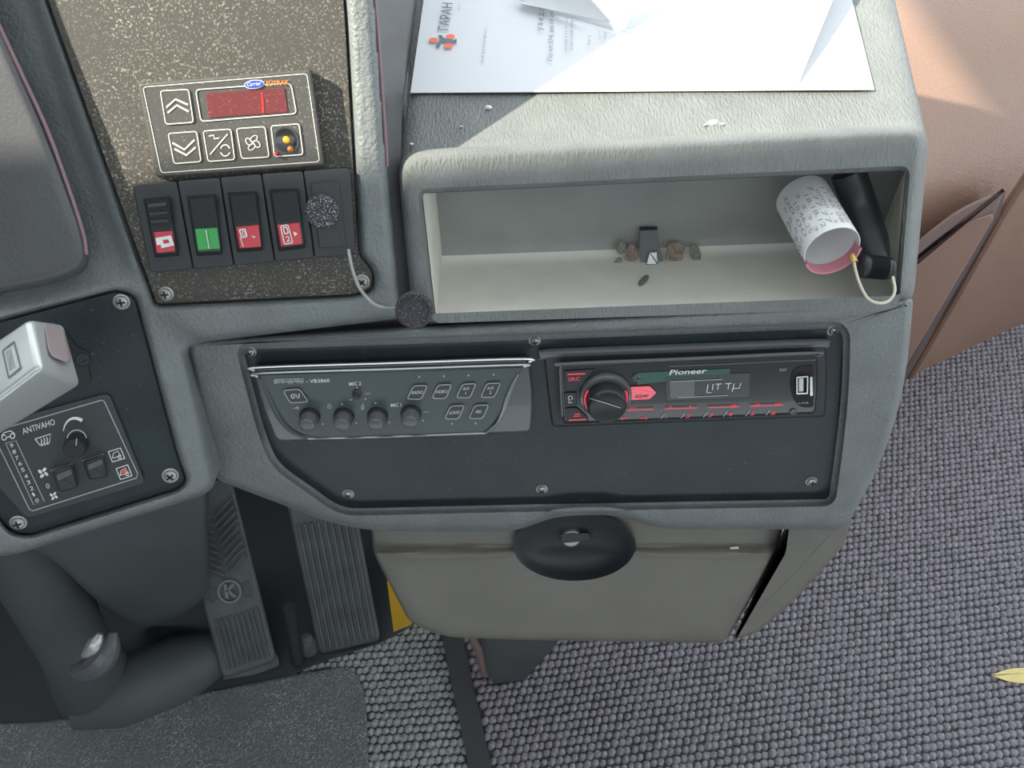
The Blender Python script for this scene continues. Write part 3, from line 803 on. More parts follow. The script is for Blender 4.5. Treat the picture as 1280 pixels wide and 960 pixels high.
strokes('level_arc', PLc, [arc], [1 + 3.4 * i / 13 for i in range(14)], .0003, M['white'], hc)
kn = lathe('knob', PLc, (97, 553), [(13.5, 0), (13.5, .007), (12.5, .010), (11.5, .0108), (.5, .0108)], M['black'], hc)
PLk = Plane(PLc.p + PLc.n * .0110, PLc.n)
strokes('pointer_line', PLk, [[(96, 548), (95, 557)]], 1.3, 0, M['grey_print'], kn)
strokes('highlight_ring', PLc, [ell((96, 551), 12.5, 13.5, 0, 16, 195, 345)], 1.3, .0095, M['grey_print'], kn)
def fan_icon(c, r, rot):
    polys = []
    for a in range(4):
        t = math.radians(a * 90 + rot)
        polys.append(ell((c[0] + r * .55 * math.cos(t), c[1] + r * .55 * math.sin(t)), r * .42, r * .26, a * 90 + rot + 25, 10))
    flat('fan_icon', PLc, polys, .0003, M['white'], hc)
fan_icon((54, 591), 7.5, 20); fan_icon((67.3, 620), 5.8, 20)
text('lettering', PLc, '0', (58.7, 611.3), (62.7, 610), 6.5, .0003, M['white'], hc)
for q, c in (([(64, 589), (90, 580), (97, 610), (74, 616)], 'blackrough'), ([(103, 577), (129, 568), (134, 596), (112, 600)], 'blackrough')):
    rk = plate('rocker', PLc, [(*p, 3) for p in q], -.0005, .006, M[c], hc, bev=3, bh=.003)
    a, b_ = q[0], q[1]
    strokes('rocker_edge', PLc, [[(a[0] - 1, a[1] - .5), (b_[0] + 1, b_[1] - .5)]], 2, .0006, M['taupe'], rk)
    m_ = [(a[0] + (q[3][0] - a[0]) * .2 + 4, a[1] + (q[3][1] - a[1]) * .2 - .5), (b_[0] + (q[2][0] - b_[0]) * .2 - 3, b_[1] + (q[2][1] - b_[1]) * .2)]
    m2 = [(m_[1][0] + 2, m_[1][1] + 7), (m_[0][0] + 2, m_[0][1] + 7)]
    plate('rocker_lens', PLc, [(*m_[0], 2), (*m_[1], 2), (*m2[0], 2), (*m2[1], 2)], .0055, .0072, M['knob'], rk, bev=1)
for q, red in (([(134.7, 564.4), (150.8, 559.4), (156.7, 573.3), (140.2, 578)], 0), ([(144.5, 585.5), (160, 580.5), (165.6, 595), (150.3, 600)], 1)):
    o_ = outline('icon_frame', PLc, [(*p, .6) for p in q], 1.0, .0003, M['white'], hc)
    c_ = (sum(p[0] for p in q) / 4, sum(p[1] for p in q) / 4)
    strokes('icon', PLc, [[(c_[0] - 5, c_[1] + 4), (c_[0] - 4, c_[1] - 2), (c_[0] + 2, c_[1] - 5), (c_[0] + 4, c_[1])], [(c_[0] - 5, c_[1] + 4), (c_[0] + 6, c_[1] + 1)], ell((c_[0] + 4, c_[1] + 2.2), 2, 2.3, 0, 10) ], .9, .0003, M['white'], o_)
    if red: strokes('icon', PLc, [[(c_[0] - 3, c_[1] + 1), (c_[0] + 3, c_[1] - 3)], [(c_[0] - 1, c_[1] - 3.5), (c_[0] + 2, c_[1] + 1)]], 1.8, .0004, M['redprint'], o_)
strokes('car_icon', PLc, [[(2, 545), (5, 541), (13, 538.5), (17, 541), (19, 545)], ell((5, 547), 2.8, 3.2, 0, 10), ell((15.5, 545), 2.8, 3.2, 0, 10), [(8, 547), (12.5, 545.5)]], 1.3, .0003, M['white'], hc)

# chrome lever head
lv = root('lever_head', at(70, 480, .45), 'silver box shaped lever head with taupe push button over the black board', 'lever')
e0 = [at(36, 397, .412), at(82, 404, .432), at(103, 482, .428), at(50, 459, .398)]
exd = (at(-70, 552, .405) - e0[3])
e2 = [at(-190, 550, .424), at(-190, 560, .446), at(-190, 660, .432), at(-190, 645, .412)]
bm = bmesh.new(); vs_ = [bm.verts.new(p) for p in e0 + e2]
for q in ((0, 1, 2, 3), (4, 7, 6, 5), (0, 4, 5, 1), (1, 5, 6, 2), (2, 6, 7, 3), (3, 7, 4, 0)): bm.faces.new([vs_[i] for i in q])
bmesh.ops.recalc_face_normals(bm, faces=bm.faces)
bmesh.ops.bevel(bm, geom=list(bm.edges), offset=.0032, segments=4, affect='EDGES', profile=.5)
me = bpy.data.meshes.new('lever_body'); bm.to_mesh(me); bm.free()
link('lever_body', me, M['silver'], lv, angle=60)
pe = Plane((e0[0] + e0[2]) / 2, (e0[1] - e0[0]).cross(e0[3] - e0[0]))
if pe.n.dot(CAM - pe.p) < 0: pe.n = -pe.n
plate('push_button', pe, [(54, 403, 4), (72, 405, 6), (81, 416, 5), (89, 450, 4), (84, 454, 4), (64, 446, 4), (60, 438, 4)], -.001, .0045, M['taupe'], lv, bev=2, bh=.002)
pf = Plane((e0[0] + e0[3]) / 2, (e0[3] - e0[0]).cross(exd))
if pf.n.dot(CAM - pf.p) < 0: pf.n = -pf.n
outline('slider_frame', pf, [(2, 438, 3), (18, 425, 3), (27, 460, 3), (10, 474, 3)], 2.2, .0008, M['chrome'], lv, th=.001)
plate('slider', pf, [(6, 441, 2), (15, 433.5, 2), (21, 458, 2), (12, 465, 2)], -.0003, .0006, M['silver'], lv, bev=1)
lathe('pivot_screw', PL, (104, 448), [(8, 0), (8, .002), (7, .003), (4.5, .003), (4, .0022), (.3, .0022)], M['blackrough'], lv)
plate('pivot_bracket', PL, [(80, 412, 4), (96, 436, 6), (112, 440, 5), (110, 458, 5), (114, 478, 5), (100, 488, 5), (84, 470, 4)], -.0005, .0018, M['black'], lv, bev=1)

# ------------------------------------------------------------------ amplifier
PAp = Plane(PA.p - PA.n * .009, PA.n)                     # surface of the panel plate
am = root('amplifier', PAp.hit(490, 550), 'grey amplifier unit with four knobs and slanted outlined buttons', 'amplifier')
plate('bezel', PAp, [(315, 460, 9), (661, 448.5, 9), (667, 500, 20), (664, 541, 8), (345, 553, 10), (329, 512, 10)], -.001, .008, M['ampbez'], am, bev=3, bh=.004)
PM = Plane(PAp.p + PAp.n * .0105, PAp.n)
FACE = [(321.5, 468.5, 6), (655.5, 457, 5), (648, 468, 10), (636, 490, 20), (627, 518, 16), (607, 541, 10), (384, 548, 20), (352, 530, 20), (334, 492, 14)]
plate('face', PAp, FACE, .0075, .0105, M['amp'], am, bev=2, bh=.002, seg=6)
for q in ([(648, 467), (640, 482), (634.5, 496), (629, 514), (621, 530), (607, 541.5)], [(326, 474), (338, 500), (348, 520), (362, 537), (384, 549)]):
    m_ = MB(); P_ = catmull([PM.hit(x, y, .0002) for x, y in q], 6); nP = len(P_)
    tube_mb(m_, P_, [.0008 + .0011 * math.sin(math.pi * i / (nP - 1)) for i in range(nP)], 8); m_.build('trim_rail', M['chrome'] if q[0][0] > 600 else M['ampbez'], am)
m_ = MB(); tube_mb(m_, catmull([PM.hit(x, y, -.0005) for x, y in ((322, 471), (328, 466.5), (500, 461), (650, 456), (655, 458))], 5), .0010, 8); m_.build('trim_rail', M['chrome'], am)
m_ = MB(); tube_mb(m_, catmull([PAp.hit(x, y, .0075) for x, y in ((316.5, 470), (318, 463), (326, 459), (500, 453.3), (654, 448.5), (661, 453))], 5), .0011, 8); m_.build('trim_rail', M['chrome'], am)
m_ = MB(); tube_mb(m_, catmull([PM.hit(x, y, -.001) for x, y in ((384, 548.5), (450, 547), (540, 544), (607, 541.5))], 5), .0008, 8); m_.build('trim_rail', M['chrome'], am)
def akey(q, lines, hgt, sl=.35):
    k_ = plate('button', PM, [(*p, 4.5) for p in q], -.0005, .0012, M['sub'], am, bev=1.4)
    outline('button_border', PM, [(*p, 4.5) for p in q], 1.1, .0015, M['grey_print'], k_)
    cx_ = sum(p[0] for p in q) / 4; cy_ = sum(p[1] for p in q) / 4; mb = MB()
    for i, (s_, w_) in enumerate(lines):
        y = cy_ + hgt / 2 + (i - (len(lines) - 1) / 2) * (hgt + 2.2)
        text_mb(mb, PM, s_, (cx_ - w_ / 2, y + .3), (cx_ + w_ / 2, y - .3), hgt, .0015, shear=sl)
    mb.build('lettering', M['white'], k_, smooth=False, fix=False)
akey([(353, 487.8), (374.5, 485.6), (386.5, 502.5), (362.5, 504.5)], [('0\\I', 11)], 6, 0)
akey([(516.7, 481.6), (534.9, 481.4), (527, 499.8), (508, 499.2)], [('RADIO', 14)], 3.8)
akey([(547.2, 480.8), (565.4, 480), (557.7, 498.8), (539.2, 498.5)], [('VIDEO', 14)], 3.8)
akey([(577.7, 479.7), (595.8, 479), (587.8, 498), (569.6, 497.6)], [('AUX', 9), ('1', 1.5)], 3.4)
akey([(608, 479), (626.6, 478.2), (618.3, 497.2), (600.1, 497.2)], [('AUX', 9), ('2', 3)], 3.4)
akey([(562.8, 506.9), (581.5, 506.4), (573.2, 524.5), (555.1, 524.2)], [('LOUD', 13)], 3.8)
akey([(593.3, 506), (611.8, 505.6), (603.6, 523.8), (585.3, 523.5)], [('MIX', 8)], 3.6)
for c in ((387.5, 520), (430, 520), (472, 519.5), (514, 516.5)):
    k_ = lathe('knob_skirt', PM, c, [(13, 0), (13, .0015), (12, .003), (11, .0032), (1, .0032)], M['black'], am)
    lathe('knob_cap', PM, (c[0], c[1]), [(10.6, .003), (10.4, .0095), (9.4, .0112), (7.5, .0118), (.4, .0115)], M['knob'], k_)
lathe('mini_knob', PM, (446.5, 492), [(6, 0), (6, .001), (4, .0016), (3.8, .0045), (2.8, .0055), (.3, .0055)], M['blackrough'], am)
mb = MB()
text_mb(mb, PM, '- VB3860', (382.8, 478.8), (412, 477.6), 4.4, .0003, bold=.01)
text_mb(mb, PM, 'MIC 2', (436.5, 482.3), (451.5, 481.3), 4.2, .0003, bold=.01)
text_mb(mb, PM, 'MIC 1', (488.5, 508.8), (501.5, 508), 4.2, .0003, bold=.01)
mb.build('lettering', M['white'], am, smooth=False, fix=False)
mb = MB(); rr = random.Random(5)
for i in range(22):
    x = 343 + i * 1.7; t0 = 474.2 + rr.uniform(0, 1.2) - i * .02; t2 = t0 + rr.uniform(2.5, 5.5)
    stroke_mb(mb, PM, [(x, t0), (x + .3, t2)], rr.uniform(.6, 1.2), .0003)
stroke_mb(mb, PM, [(343, 474.3), (380, 473.3)], .8, .0003); stroke_mb(mb, PM, [(345, 478), (379, 476.8)], .7, .0003)
mb.build('worn_print', M['grey_print'], am, smooth=False, fix=False)
mb = MB()
for c in ((446.3, 484.6), (427.5, 505.3), (469.5, 503.8), (445.2, 529), (487, 528), (529, 525.8), (524, 471), (554.7, 470.2), (585.5, 469.4), (617, 468.6), (565, 529.7), (594.6, 529.3), (438.5, 499.7), (456.8, 498.8), (403.5, 530)):
    flat('dial_dot', PM, [ell(c, 1.2, 1.2, 0, 8)], .0003, M['grey_print'], am)
for l in ([(456, 492.3), (462, 492), (463, 490.6)], [(528, 515.6), (535.5, 514.8)], [(436, 499.6), (440, 499.4)]): strokes('dial_mark', PM, [l], .8, .0003, M['grey_print'], am)
for l in (ell((412, 508), 2.5, 2.8, 0, 10, 30, 330), [(410, 508), (415, 508.5)], ell((453.5, 509), 2, 2.4, 0, 10, 0, 340), [(453.8, 503.5), (453.2, 513)], [(366.5, 510.5), (371, 509.6), (374, 508.8)], ell((372, 510), 1.8, 1.4, 0, 8)):
    strokes('dial_mark', PM, [l], .9, .0003, M['grey_print'], am)

# ------------------------------------------------------------------ car radio
rd = root('car_radio', PAp.hit(862, 525), 'black car radio with round dial, red lit keys and chrome usb port', 'radio')
plate('sleeve', PAp, [(679, 440, 6), (1031, 424.5, 6), (1034, 470, 20), (1031, 521, 5), (690, 534, 6)], -.001, .0045, M['blackrough'], rd, bev=2.5, bh=.003)
m_ = MB(); tube_mb(m_, catmull([PAp.hit(x, y, .0025) for x, y in ((680, 446), (690, 441.5), (860, 435), (1020, 429), (1029, 431))], 6), .0032, 10); m_.build('sleeve_rim', M['knob'], rd)
RF = [(699.5, 455, 5), (1021, 440.5, 5), (1023, 480, 20), (1019, 517, 5), (704, 530, 5)]
plate('face', PAp, RF, .004, .013, M['gloss'], rd, bev=2.5, bh=.003)
PR = Plane(PAp.p + PAp.n * .013, PAp.n)
m_ = MB(); tube_mb(m_, catmull([PR.hit(x, y, -.0008) for x, y in ((703, 520), (700.5, 470), (701, 458), (706, 454.5), (860, 448), (1016, 441), (1021, 446))], 6), .0009, 8); m_.build('face_rim', M['knob'], rd)
strokes('face_groove', PR, [[(900, 455.5), (980, 451.5), (1020, 450)], [(836, 458), (900, 455.5)]], 1.2, .0003, M['knob'], rd)
# keys left
for q in ([(705, 464, 2), (745, 461.5, 2), (735, 473, 4), (724, 488, 4), (706, 489, 2)], [(704.5, 491.5, 2), (721, 490.5, 2), (721, 507, 2), (706, 508, 2)], [(706, 510.5, 2), (722, 509.5, 3), (735, 522, 4), (736, 527, 2), (707, 528, 2)]):
    plate('key', PR, q, -.0005, .0012, M['black'], rd, bev=1)
mb = MB()
for l, w_ in (([(709.5, 468), (731.5, 467)], 1.6), ([(711, 525.2), (733, 524.2)], 1.5), ([(783, 513), (817.5, 511.6)], 1.0), ([(831, 511.2), (871.5, 510)], 1.0), ([(885, 509.7), (924.4, 508.5)], 1.0), ([(938, 507.9), (979, 506.4)], 1.0)):
    strokes('key_line', PR, [l], w_, .0015, M['redprint'], rd)
text('key_symbol', PR, 'SRC', (710.5, 476.5), (725.5, 475.5), 4.4, .0015, M['redprint'], rd)
for s_, a, b_ in (('|<<', 777, 785), ('>>|', 800.5, 808.5)): text('key_symbol', PR, s_, (a, 524.2), (b_, 523.7), 2.8, .0004, M['redprint'], rd, bold=.03)
text('key_symbol', PR, 'BAND', (787, 511), (796, 510.6), 2.2, .0004, M['redprint'], rd)
text('key_symbol', PR, '^', (836, 510.3), (840, 510.1), 3.0, .0004, M['redprint'], rd, bold=.02)
text('key_symbol', PR, 'v', (861, 509.6), (865, 509.4), 2.6, .0004, M['redprint'], rd, bold=.02)
for x, y in ((914, 507.8), (943, 506.8), (969, 505.8)): text('key_symbol', PR, 'DISP', (x, y), (x + 7, y - .3), 2.2, .0004, M['redprint'], rd, bold=.02)
strokes('key_symbol', PR, [[(717, 520.5), (724, 520), (724.5, 517.5), (718, 517.8)]], 1.1, .0015, M['redprint'], rd)
mb = MB()
for n_, (x, y) in zip('123456', ((826, 523.5), (851, 522.6), (879, 521.7), (904, 520.8), (932, 519.8), (957.5, 518.9))):
    stroke_mb(mb, PR, [(x, y), (x + 5, y - 6.5)], 1.1, .0004)
mb.build('preset_marks', M['grey_print'], rd, smooth=False, fix=False)
mb = MB()
for n_, (x, y) in zip('123456', ((826, 523.5), (851, 522.6), (879, 521.7), (904, 520.8), (932, 519.8), (957.5, 518.9))):
    text_mb(mb, PR, n_, (x + 6, y - .3), (x + 12 - (4 if n_ == '1' else 0), y - .6), 5, .0004, shear=.3)
mb.build('preset_digits', M['redprint'], rd, smooth=False, fix=False)
strokes('search_icon', PR, [ell((713, 497.5), 2.6, 2.4, 0, 12, 100, 420), [(712, 500), (710.5, 503.5), (715, 503)]], .9, .0016, M['white'], rd)
# dial
dl = lathe('dial_ring', PR, (756.5, 494), [(33, 0), (33, .002), (31.5, .0035), (28.5, .004), (27, .0025), (25, .0025)], M['ampbez'], rd, 40)
mb = MB()
for a0, a1 in ((-35, 25), (150, 215)):
    for r_ in (26.2,): 
        s_ = PR.depth(756.5, 494) / F_PX; o_ = PR.hit(756.5, 494)
        tube_mb(mb, [o_ + PR.n * .0045 + (PR.e1 * math.cos(math.radians(t)) + PR.e2 * math.sin(math.radians(t))) * r_ * s_ for t in np.linspace(a0, a1, 12)], .0007, 6)
mb.build('dial_glow', M['redprint'], dl)
lathe('dial', PR, (756.5, 495.5), [(25, 0), (24.5, .010), (23.5, .0125), (22, .0135), (20.5, .013), (.5, .0126)], M['black'], rd, 40)
PRd = Plane(PR.p + PR.n * .0132, PR.n)
strokes('dial_scratch', PRd, [[(737, 498), (756, 503.5), (776, 510)]], [.6, 1.2, 1.0], .0003, M['grey_print'], rd)
lathe('jack', PR, (795, 471.8), [(5, 0), (5, .001), (4, .0014), (3.2, .0012), (2.6, .0004), (.3, .0004)], M['ampbez'], rd)
ek = plate('arrow_key', PR, [(788, 483.8, 1.5), (812, 482.6, 2), (820.5, 491, 1.5), (812, 499, 2), (789, 500.2, 1.5)], -.0005, .0018, M['pink'], rd, bev=1.2)
text('lettering', PR, 'EQ/AF', (794, 497.5), (811.5, 496.7), 3.8, .0021, M['dark'], ek, shear=.3, bold=.01)
disp = plate('display', PR, [(832, 470.5, 1), (938, 466, 1), (936, 497, 1), (833, 501.5, 1)], -.0003, .0006, M['lcd'], rd, bev=.8)
flat('window', PR, [[(837, 478), (868, 476.5), (868, 497), (838, 498.3)]], .0009, M['lcdl'], disp)
strokes('display_line', PR, [[(838, 477.3), (903, 474.3)], [(848, 497), (910, 494.2)]], .9, .0011, M['grey_print'], disp)
mb = MB()
for l in ([(885, 480.5), (883.5, 491), (889, 490.6)], [(891.5, 480), (890.5, 487.5)], [(894.5, 480.2), (902, 479.8)], [(898, 480), (897, 487.2)], [(906.5, 479.6), (914.5, 479.2)], [(911, 479.4), (910, 486.5)], [(917.8, 479.4), (915, 489.5)], [(916.6, 485.6), (924, 485.2), (926, 479)]):
    stroke_mb(mb, PR, l, 1.1, .0011)
mb.build('display_text', M['lcdtext'], disp, smooth=False, fix=False)
flat('colour_strip', PR, [[(796, 466), (913, 460.8), (912, 467), (797, 481)]], .0004, M['glassgrn'], rd)
text('lettering', PR, 'Pioneer', (836.3, 468.7), (884, 466.4), 6.2, .0008, M['white'], rd, shear=.25, bold=.015)
plate('usb_recess', PR, [(991, 458.5, 12), (1017, 456, 4), (1017, 509, 4), (997, 509.5, 12), (986, 485, 14)], -.0004, .0005, M['dark'], rd, bev=.5)
ub = outline('usb_port', PR, [(995.5, 471, 1), (1010.5, 470, 1), (1010, 492.5, 1), (995.5, 493, 1)], 1.6, .0026, M['chrome'], rd, th=.0022)
plate('usb_tongue', PR, [(998.5, 473, .5), (1004.5, 472.6, .5), (1004.5, 490, .5), (998.5, 490.4, .5)], .0004, .0016, M['silver'], rd, bev=.5)
plate('usb_door', PR, [(1012.4, 471, 1), (1016, 470.8, 1), (1016.4, 495, 1), (1012.4, 495.3, 1)], .0004, .0032, M['chrome'], rd, bev=.6)
mb = MB(); text_mb(mb, PR, 'FLAC', (974.5, 464), (984, 463.4), 3.2, .0004, shear=.3); text_mb(mb, PR, 'USB', (998, 505.2), (1011, 504.6), 2.2, .0009)
mb.build('lettering', M['grey_print'], rd, smooth=False, fix=False)
lathe('aux_jack', PR, (991.3, 514.5), [(4.4, 0), (4.4, .001), (3.4, .0012), (2.6, .0004), (.3, .0004)], M['knob'], rd)

# ------------------------------------------------------------------ papers on the tray top
def sheet(name, poly, h0, wave, mt, parent=None, seed=0, lift=None, n=30, m=16, th=.0002):
    # bilinear quad in pixels -> gently wavy sheet on the tray top
    a, b, c, d = [np.array(p, float) for p in poly]; top = []; rr = random.Random(seed); ph = [rr.uniform(0, 6) for _ in range(6)]
    for j in range(m + 1):
        t = j / m; row = []
        for i in range(n + 1):
            s_ = i / n; p = (a * (1 - s_) + b * s_) * (1 - t) + (d * (1 - s_) + c * s_) * t
            hh = h0 + wave * (1 + .5 * math.sin(5 * s_ + 3 * t + ph[0]) + .5 * math.sin(-4 * s_ + 7 * t + ph[1]) + .3 * math.sin(11 * s_ + 9 * t + ph[2]))
            if lift: hh += lift(s_, t)
            row.append(PP.hit(p[0], p[1], hh))
        top.append(row)
    mb = MB(); mb.rings(top, closed=False); mb.rings([[p - PP.n * th for p in r] for r in top], closed=False)
    loop = lambda T: T[0] + [r[-1] for r in T[1:]] + T[-1][-2::-1] + [r[0] for r in T[-2:0:-1]]
    mb.rings([loop(top), [p - PP.n * th for p in loop(top)]])
    return mb.build(name, mt, parent, angle=60)
p1 = root('paper_sheet', PP.hit(800, 60, .001), 'white letter sheet with orange dotted logo lying on the tray top', 'paper')
sheet('sheet', [(513, 116), (1093, 112), (1050, -60), (538, -60)], .0012, .0008, M['paper'], p1, 1)
PI = Plane(PP.p + PP.n * .0042, PP.n)
def vert(mb, s_, p0, p1_, hpx, **k):    # lettering that reads up the picture; letters' tops face left
    text_mb(mb, PI, s_, p0, p1_, hpx, 0, up=(-1, -.06), **k)
mb = MB(); vert(mb, 'ГАРАН', (560, 38), (566, 4), 13, bold=.012)
stroke_mb(mb, PI, [(546, 55.5), (553, 50), (557.5, 51.5), (570, 51.5)], 3.4, 0)
stroke_mb(mb, PI, [(549.5, 45.5), (553.5, 48), (557.5, 51)], 3.4, 0); stroke_mb(mb, PI, [(545, 57), (550, 57.5)], 3, 0); stroke_mb(mb, PI, [(570, 48.5), (569.5, 54)], 2, 0); stroke_mb(mb, PI, [(548, 45), (552.5, 45)], 2.5, 0)
mb.build('logo_lettering', M['inkgrey'], p1, smooth=False, fix=False)
flat('logo_dots', PI, [ell((541.5, 50), 5.6, 3, 0, 14), ell((563, 45.5), 5.8, 3, 0, 14), ell((560.5, 57), 5.8, 3.2, 0, 14)], .0001, M['logo'], p1)
mb = MB(); vert(mb, 'у в е д о', (677.5, 38), (680.5, 10), 6); vert(mb, 'По чл.574, ал.10 от', (690, 76), (693, 14), 6)
mb.build('lettering', M['inkgrey'], p1, smooth=False, fix=False)
mb = MB(); rr = random.Random(21)
for (xa, ya), (xb, yb), hgt in (((603, 77), (607.5, 34), 3.6), ((707.5, 66), (708.5, 21), 3.4), ((714.5, 62), (715.5, 26), 4.2), ((737, 56), (737, 44), 4), ((749.5, 48), (750, 37), 4), ((756.5, 48), (757, 39), 4), ((573.5, 12), (575.5, 4), 3)):
    t = 0.0; Ln = abs(yb - ya)
    while t < 1:                                   # too blurred in the photo to read: uneven strokes only
        x = xa + (xb - xa) * t; y = ya + (yb - ya) * t; wd_ = rr.uniform(.5, 1.1)
        stroke_mb(mb, PI, [(x - hgt * .5, y), (x + hgt * rr.uniform(.1, .5), y - .3)], wd_, 0)
        t += (wd_ + rr.choice((.7, .9, 1.2, 2.2))) / Ln
mb.build('lettering', M['ink'], p1, smooth=False, fix=False)
p2 = root('paper_sheet', PP.hit(930, 60, .005), 'blank white sheet with curled corner on the letter sheet', 'paper')
def lf2(s_, t): return .018 * max(0, s_ - .55) ** 1.5 * 2.2 + .010 * max(0, t - .5)
sheet('sheet', [(840, -80), (998, 104), (1066, -60), (920, -95)], .0034, .0001, M['paper'], p2, 4, lambda s_, t: .020 * s_ * s_ * t, 24, 14)
p3 = root('paper_sheet', PP.hit(720, 20, .005), 'folded white slip standing off the letter sheet', 'paper')
sheet('sheet', [(655, 6), (783, 33.5), (800, -30), (640, -60)], .0046, .0005, M['paper2'], p3, 8, lambda s_, t: .010 * t + .012 * s_ * t, 16, 10)
sheet('fold_strip', [(640, -1), (772, 40), (784, 32), (655, 5)], .0046, .0003, M['paper'], p3, 9, lambda s_, t: .003 * t, 16, 4)

# ------------------------------------------------------------------ things in the tray
A0 = at(1040, 312, .492); A1 = at(1003, 247, .526); ax = (A1 - A0).normalized(); Lr = (A1 - A0).length
ro = root('paper_roll', A0, 'rolled printed receipt with pink edge leaning in the tray', 'paper roll')
q1 = ax.cross(Vector((0, 0, 1))).normalized(); q2 = q1.cross(ax)
Rr0 = .0172
def cyl(th, s_, r): return A0 + ax * (s_ * Lr) + (q1 * math.cos(th) + q2 * math.sin(th)) * r
ths = [2 * math.pi * i / 48 for i in range(48)]
MB().rings([[cyl(t, 1, Rr0 - .0005) for t in ths], [cyl(t, 0, Rr0 - .0005) for t in ths], [cyl(t, 0, Rr0) for t in ths], [cyl(t, 1, Rr0) for t in ths], [cyl(t, 1, Rr0 - .0005) for t in ths]]).build('roll', M['thermal'], ro, angle=50)
# find the side facing the camera
best = max(ths, key=lambda t: (cyl(t, .5, 1) - cyl(t, .5, 0)).dot((CAM - A0).normalized()))
pe_t = [best + math.pi + a for a in np.linspace(-1.75, 1.0, 30)]
MB().rings([[cyl(t, .10, Rr0 + .0002) for t in pe_t], [cyl(t, -.05, Rr0 + .0004) for t in pe_t], [cyl(t, -.05, Rr0 - .0008) for t in pe_t], [cyl(t, .10, Rr0 - .0009) for t in pe_t]], closed=False).build('pink_band', M['pinkpaper'], ro)
mb = MB(); rr = random.Random(11)
rows_ = ['1234 567', '22.10.20', '11:45 08', '0000 1.5', '7.77.77', '18.18.12', '3 3 3 3', '10.46.25', '00.00', '5.5.5.5', 'A 32', '21.07']
for i, s_ in enumerate(rows_):
    th = best - 1.25 + i * .23; v_, f_ = text_geo(s_)
    l0 = rr.uniform(.06, .12); l1 = l0 + rr.uniform(.55, .75); hh = .0028 if i % 3 else .0020
    mb.add([cyl(th - y * hh / Rr0, l1 - (l1 - l0) * x, Rr0 + .00025) for x, y in v_], f_)
mb.build('print', M['ink'], ro, smooth=False, fix=False)

# black ribbed plug with wire loop
pg = root('ribbed_plug', at(1092, 345, .50), 'black ribbed plug with beige wire loop beside the paper roll', 'plug')
c0, c1 = at(1073, 332, .500), at(1114, 336, .503)
P_, rad = [], []
for i in range(41):
    t = i / 40; P_.append(c0 + (c1 - c0) * t)
    b_ = .0074 if t < .18 else .0070
    if .22 < t < .80: b_ += .0005 * (1 if i % 2 else -1)
    if t < .06: b_ *= .75 + t * 4
    if t > .94: b_ *= 1 - (t - .94) * 4
    rad.append(b_)
tube_mb(MB(), P_, rad, 20).build('plug_body', M['black'], pg, angle=50)
tube_mb(MB(), catmull([at(1096, 330, .508), at(1088, 300, .514), at(1075, 258, .519), at(1060, 215, .512)], 6), [.0085 + .0022 * min(1, i / 6) for i in range(19)], 16).build('plug_handle', M['black'], pg)
tube_mb(MB(), catmull([at(1067, 324, .494), at(1070, 340, .492), at(1076, 358, .490), at(1085, 373, .489), at(1098, 379, .489), at(1111, 376, .490), at(1118.5, 364, .491), at(1116, 346, .495)], 6), .0009, 8).build('wire_loop', M['wirebeige'], pg)
tube_mb(MB(), [at(1065, 319, .496), at(1068, 328, .494)], .0022, 10).build('brass_end', M['brass'], pg)

# torn white scrap behind the loop
PTR = Plane(inn[2], (inn[2] - inn[3]).cross(bbr - inn[2]))
if PTR.n.z < 0: PTR.n = -PTR.n
ts = MB(); ts.add(hp(PTR, [(1086, 372), (1091, 358), (1098, 364), (1104, 356), (1108, 373)], .0006) , [(0, 1, 2, 3, 4)]); ts.add(hp(PTR, [(1086, 372), (1091, 358), (1098, 364), (1104, 356), (1108, 373)], .0016), [(0, 1, 2, 3, 4)])
ts.f += [(i, (i + 1) % 5, 5 + (i + 1) % 5, 5 + i) for i in range(5)]; ts.m += [0] * 5
tag(ts.build('paper_scrap', M['thermal'], smooth=False), 'torn white paper scrap inside the beige wire loop', 'scrap')

# steel clip in the tray
PK = Plane(PZ.hit(815, 335, .0) , Vector((0, -.75, .66)))
ck = root('steel_clip', PK.hit(815, 334), 'small grey metal latch clip at the back of the tray', 'clip')
plate('back_plate', PK, [(800, 286, 1), (821, 285.5, 1), (823, 304, 1), (829, 326, 1), (829, 334, 1), (802, 335, 1), (799, 304, 1)], -.001, .0015, M['ampbez'], ck, bev=.6)
plate('tongue', PK, [(811, 314, 1), (822.5, 313.5, 1), (824, 332, 1), (806, 332.5, 1)], .0014, .0050, M['silver'], ck, bev=2, bh=.003)
m_ = MB(); tube_mb(m_, [PK.hit(799.5, 286, .0018), PK.hit(821.5, 285.5, .0018)], .0012, 8); m_.build('hinge_pin', M['dark'], ck)
for c, rx, ry, rot in (((790, 316), 8, 11, 20), ((844, 316), 12, 15, 5)):
    q = [(x + random.uniform(-1.5, 1.5), y + random.uniform(-1.5, 1.5)) for x, y in ell(c, rx, ry, rot, 12)]
    plate('glue_residue', PK, q, -.002, .0012, M['rust'], ck, bev=2, bh=.001, rounded=False)
sl = ['dark oval scrap touching the clip in the tray', 'long narrow grey scrap hanging below the dark oval one', 'small slanted grey scrap lying below the clip', 'broad grey oval scrap on its own right side of the residue']
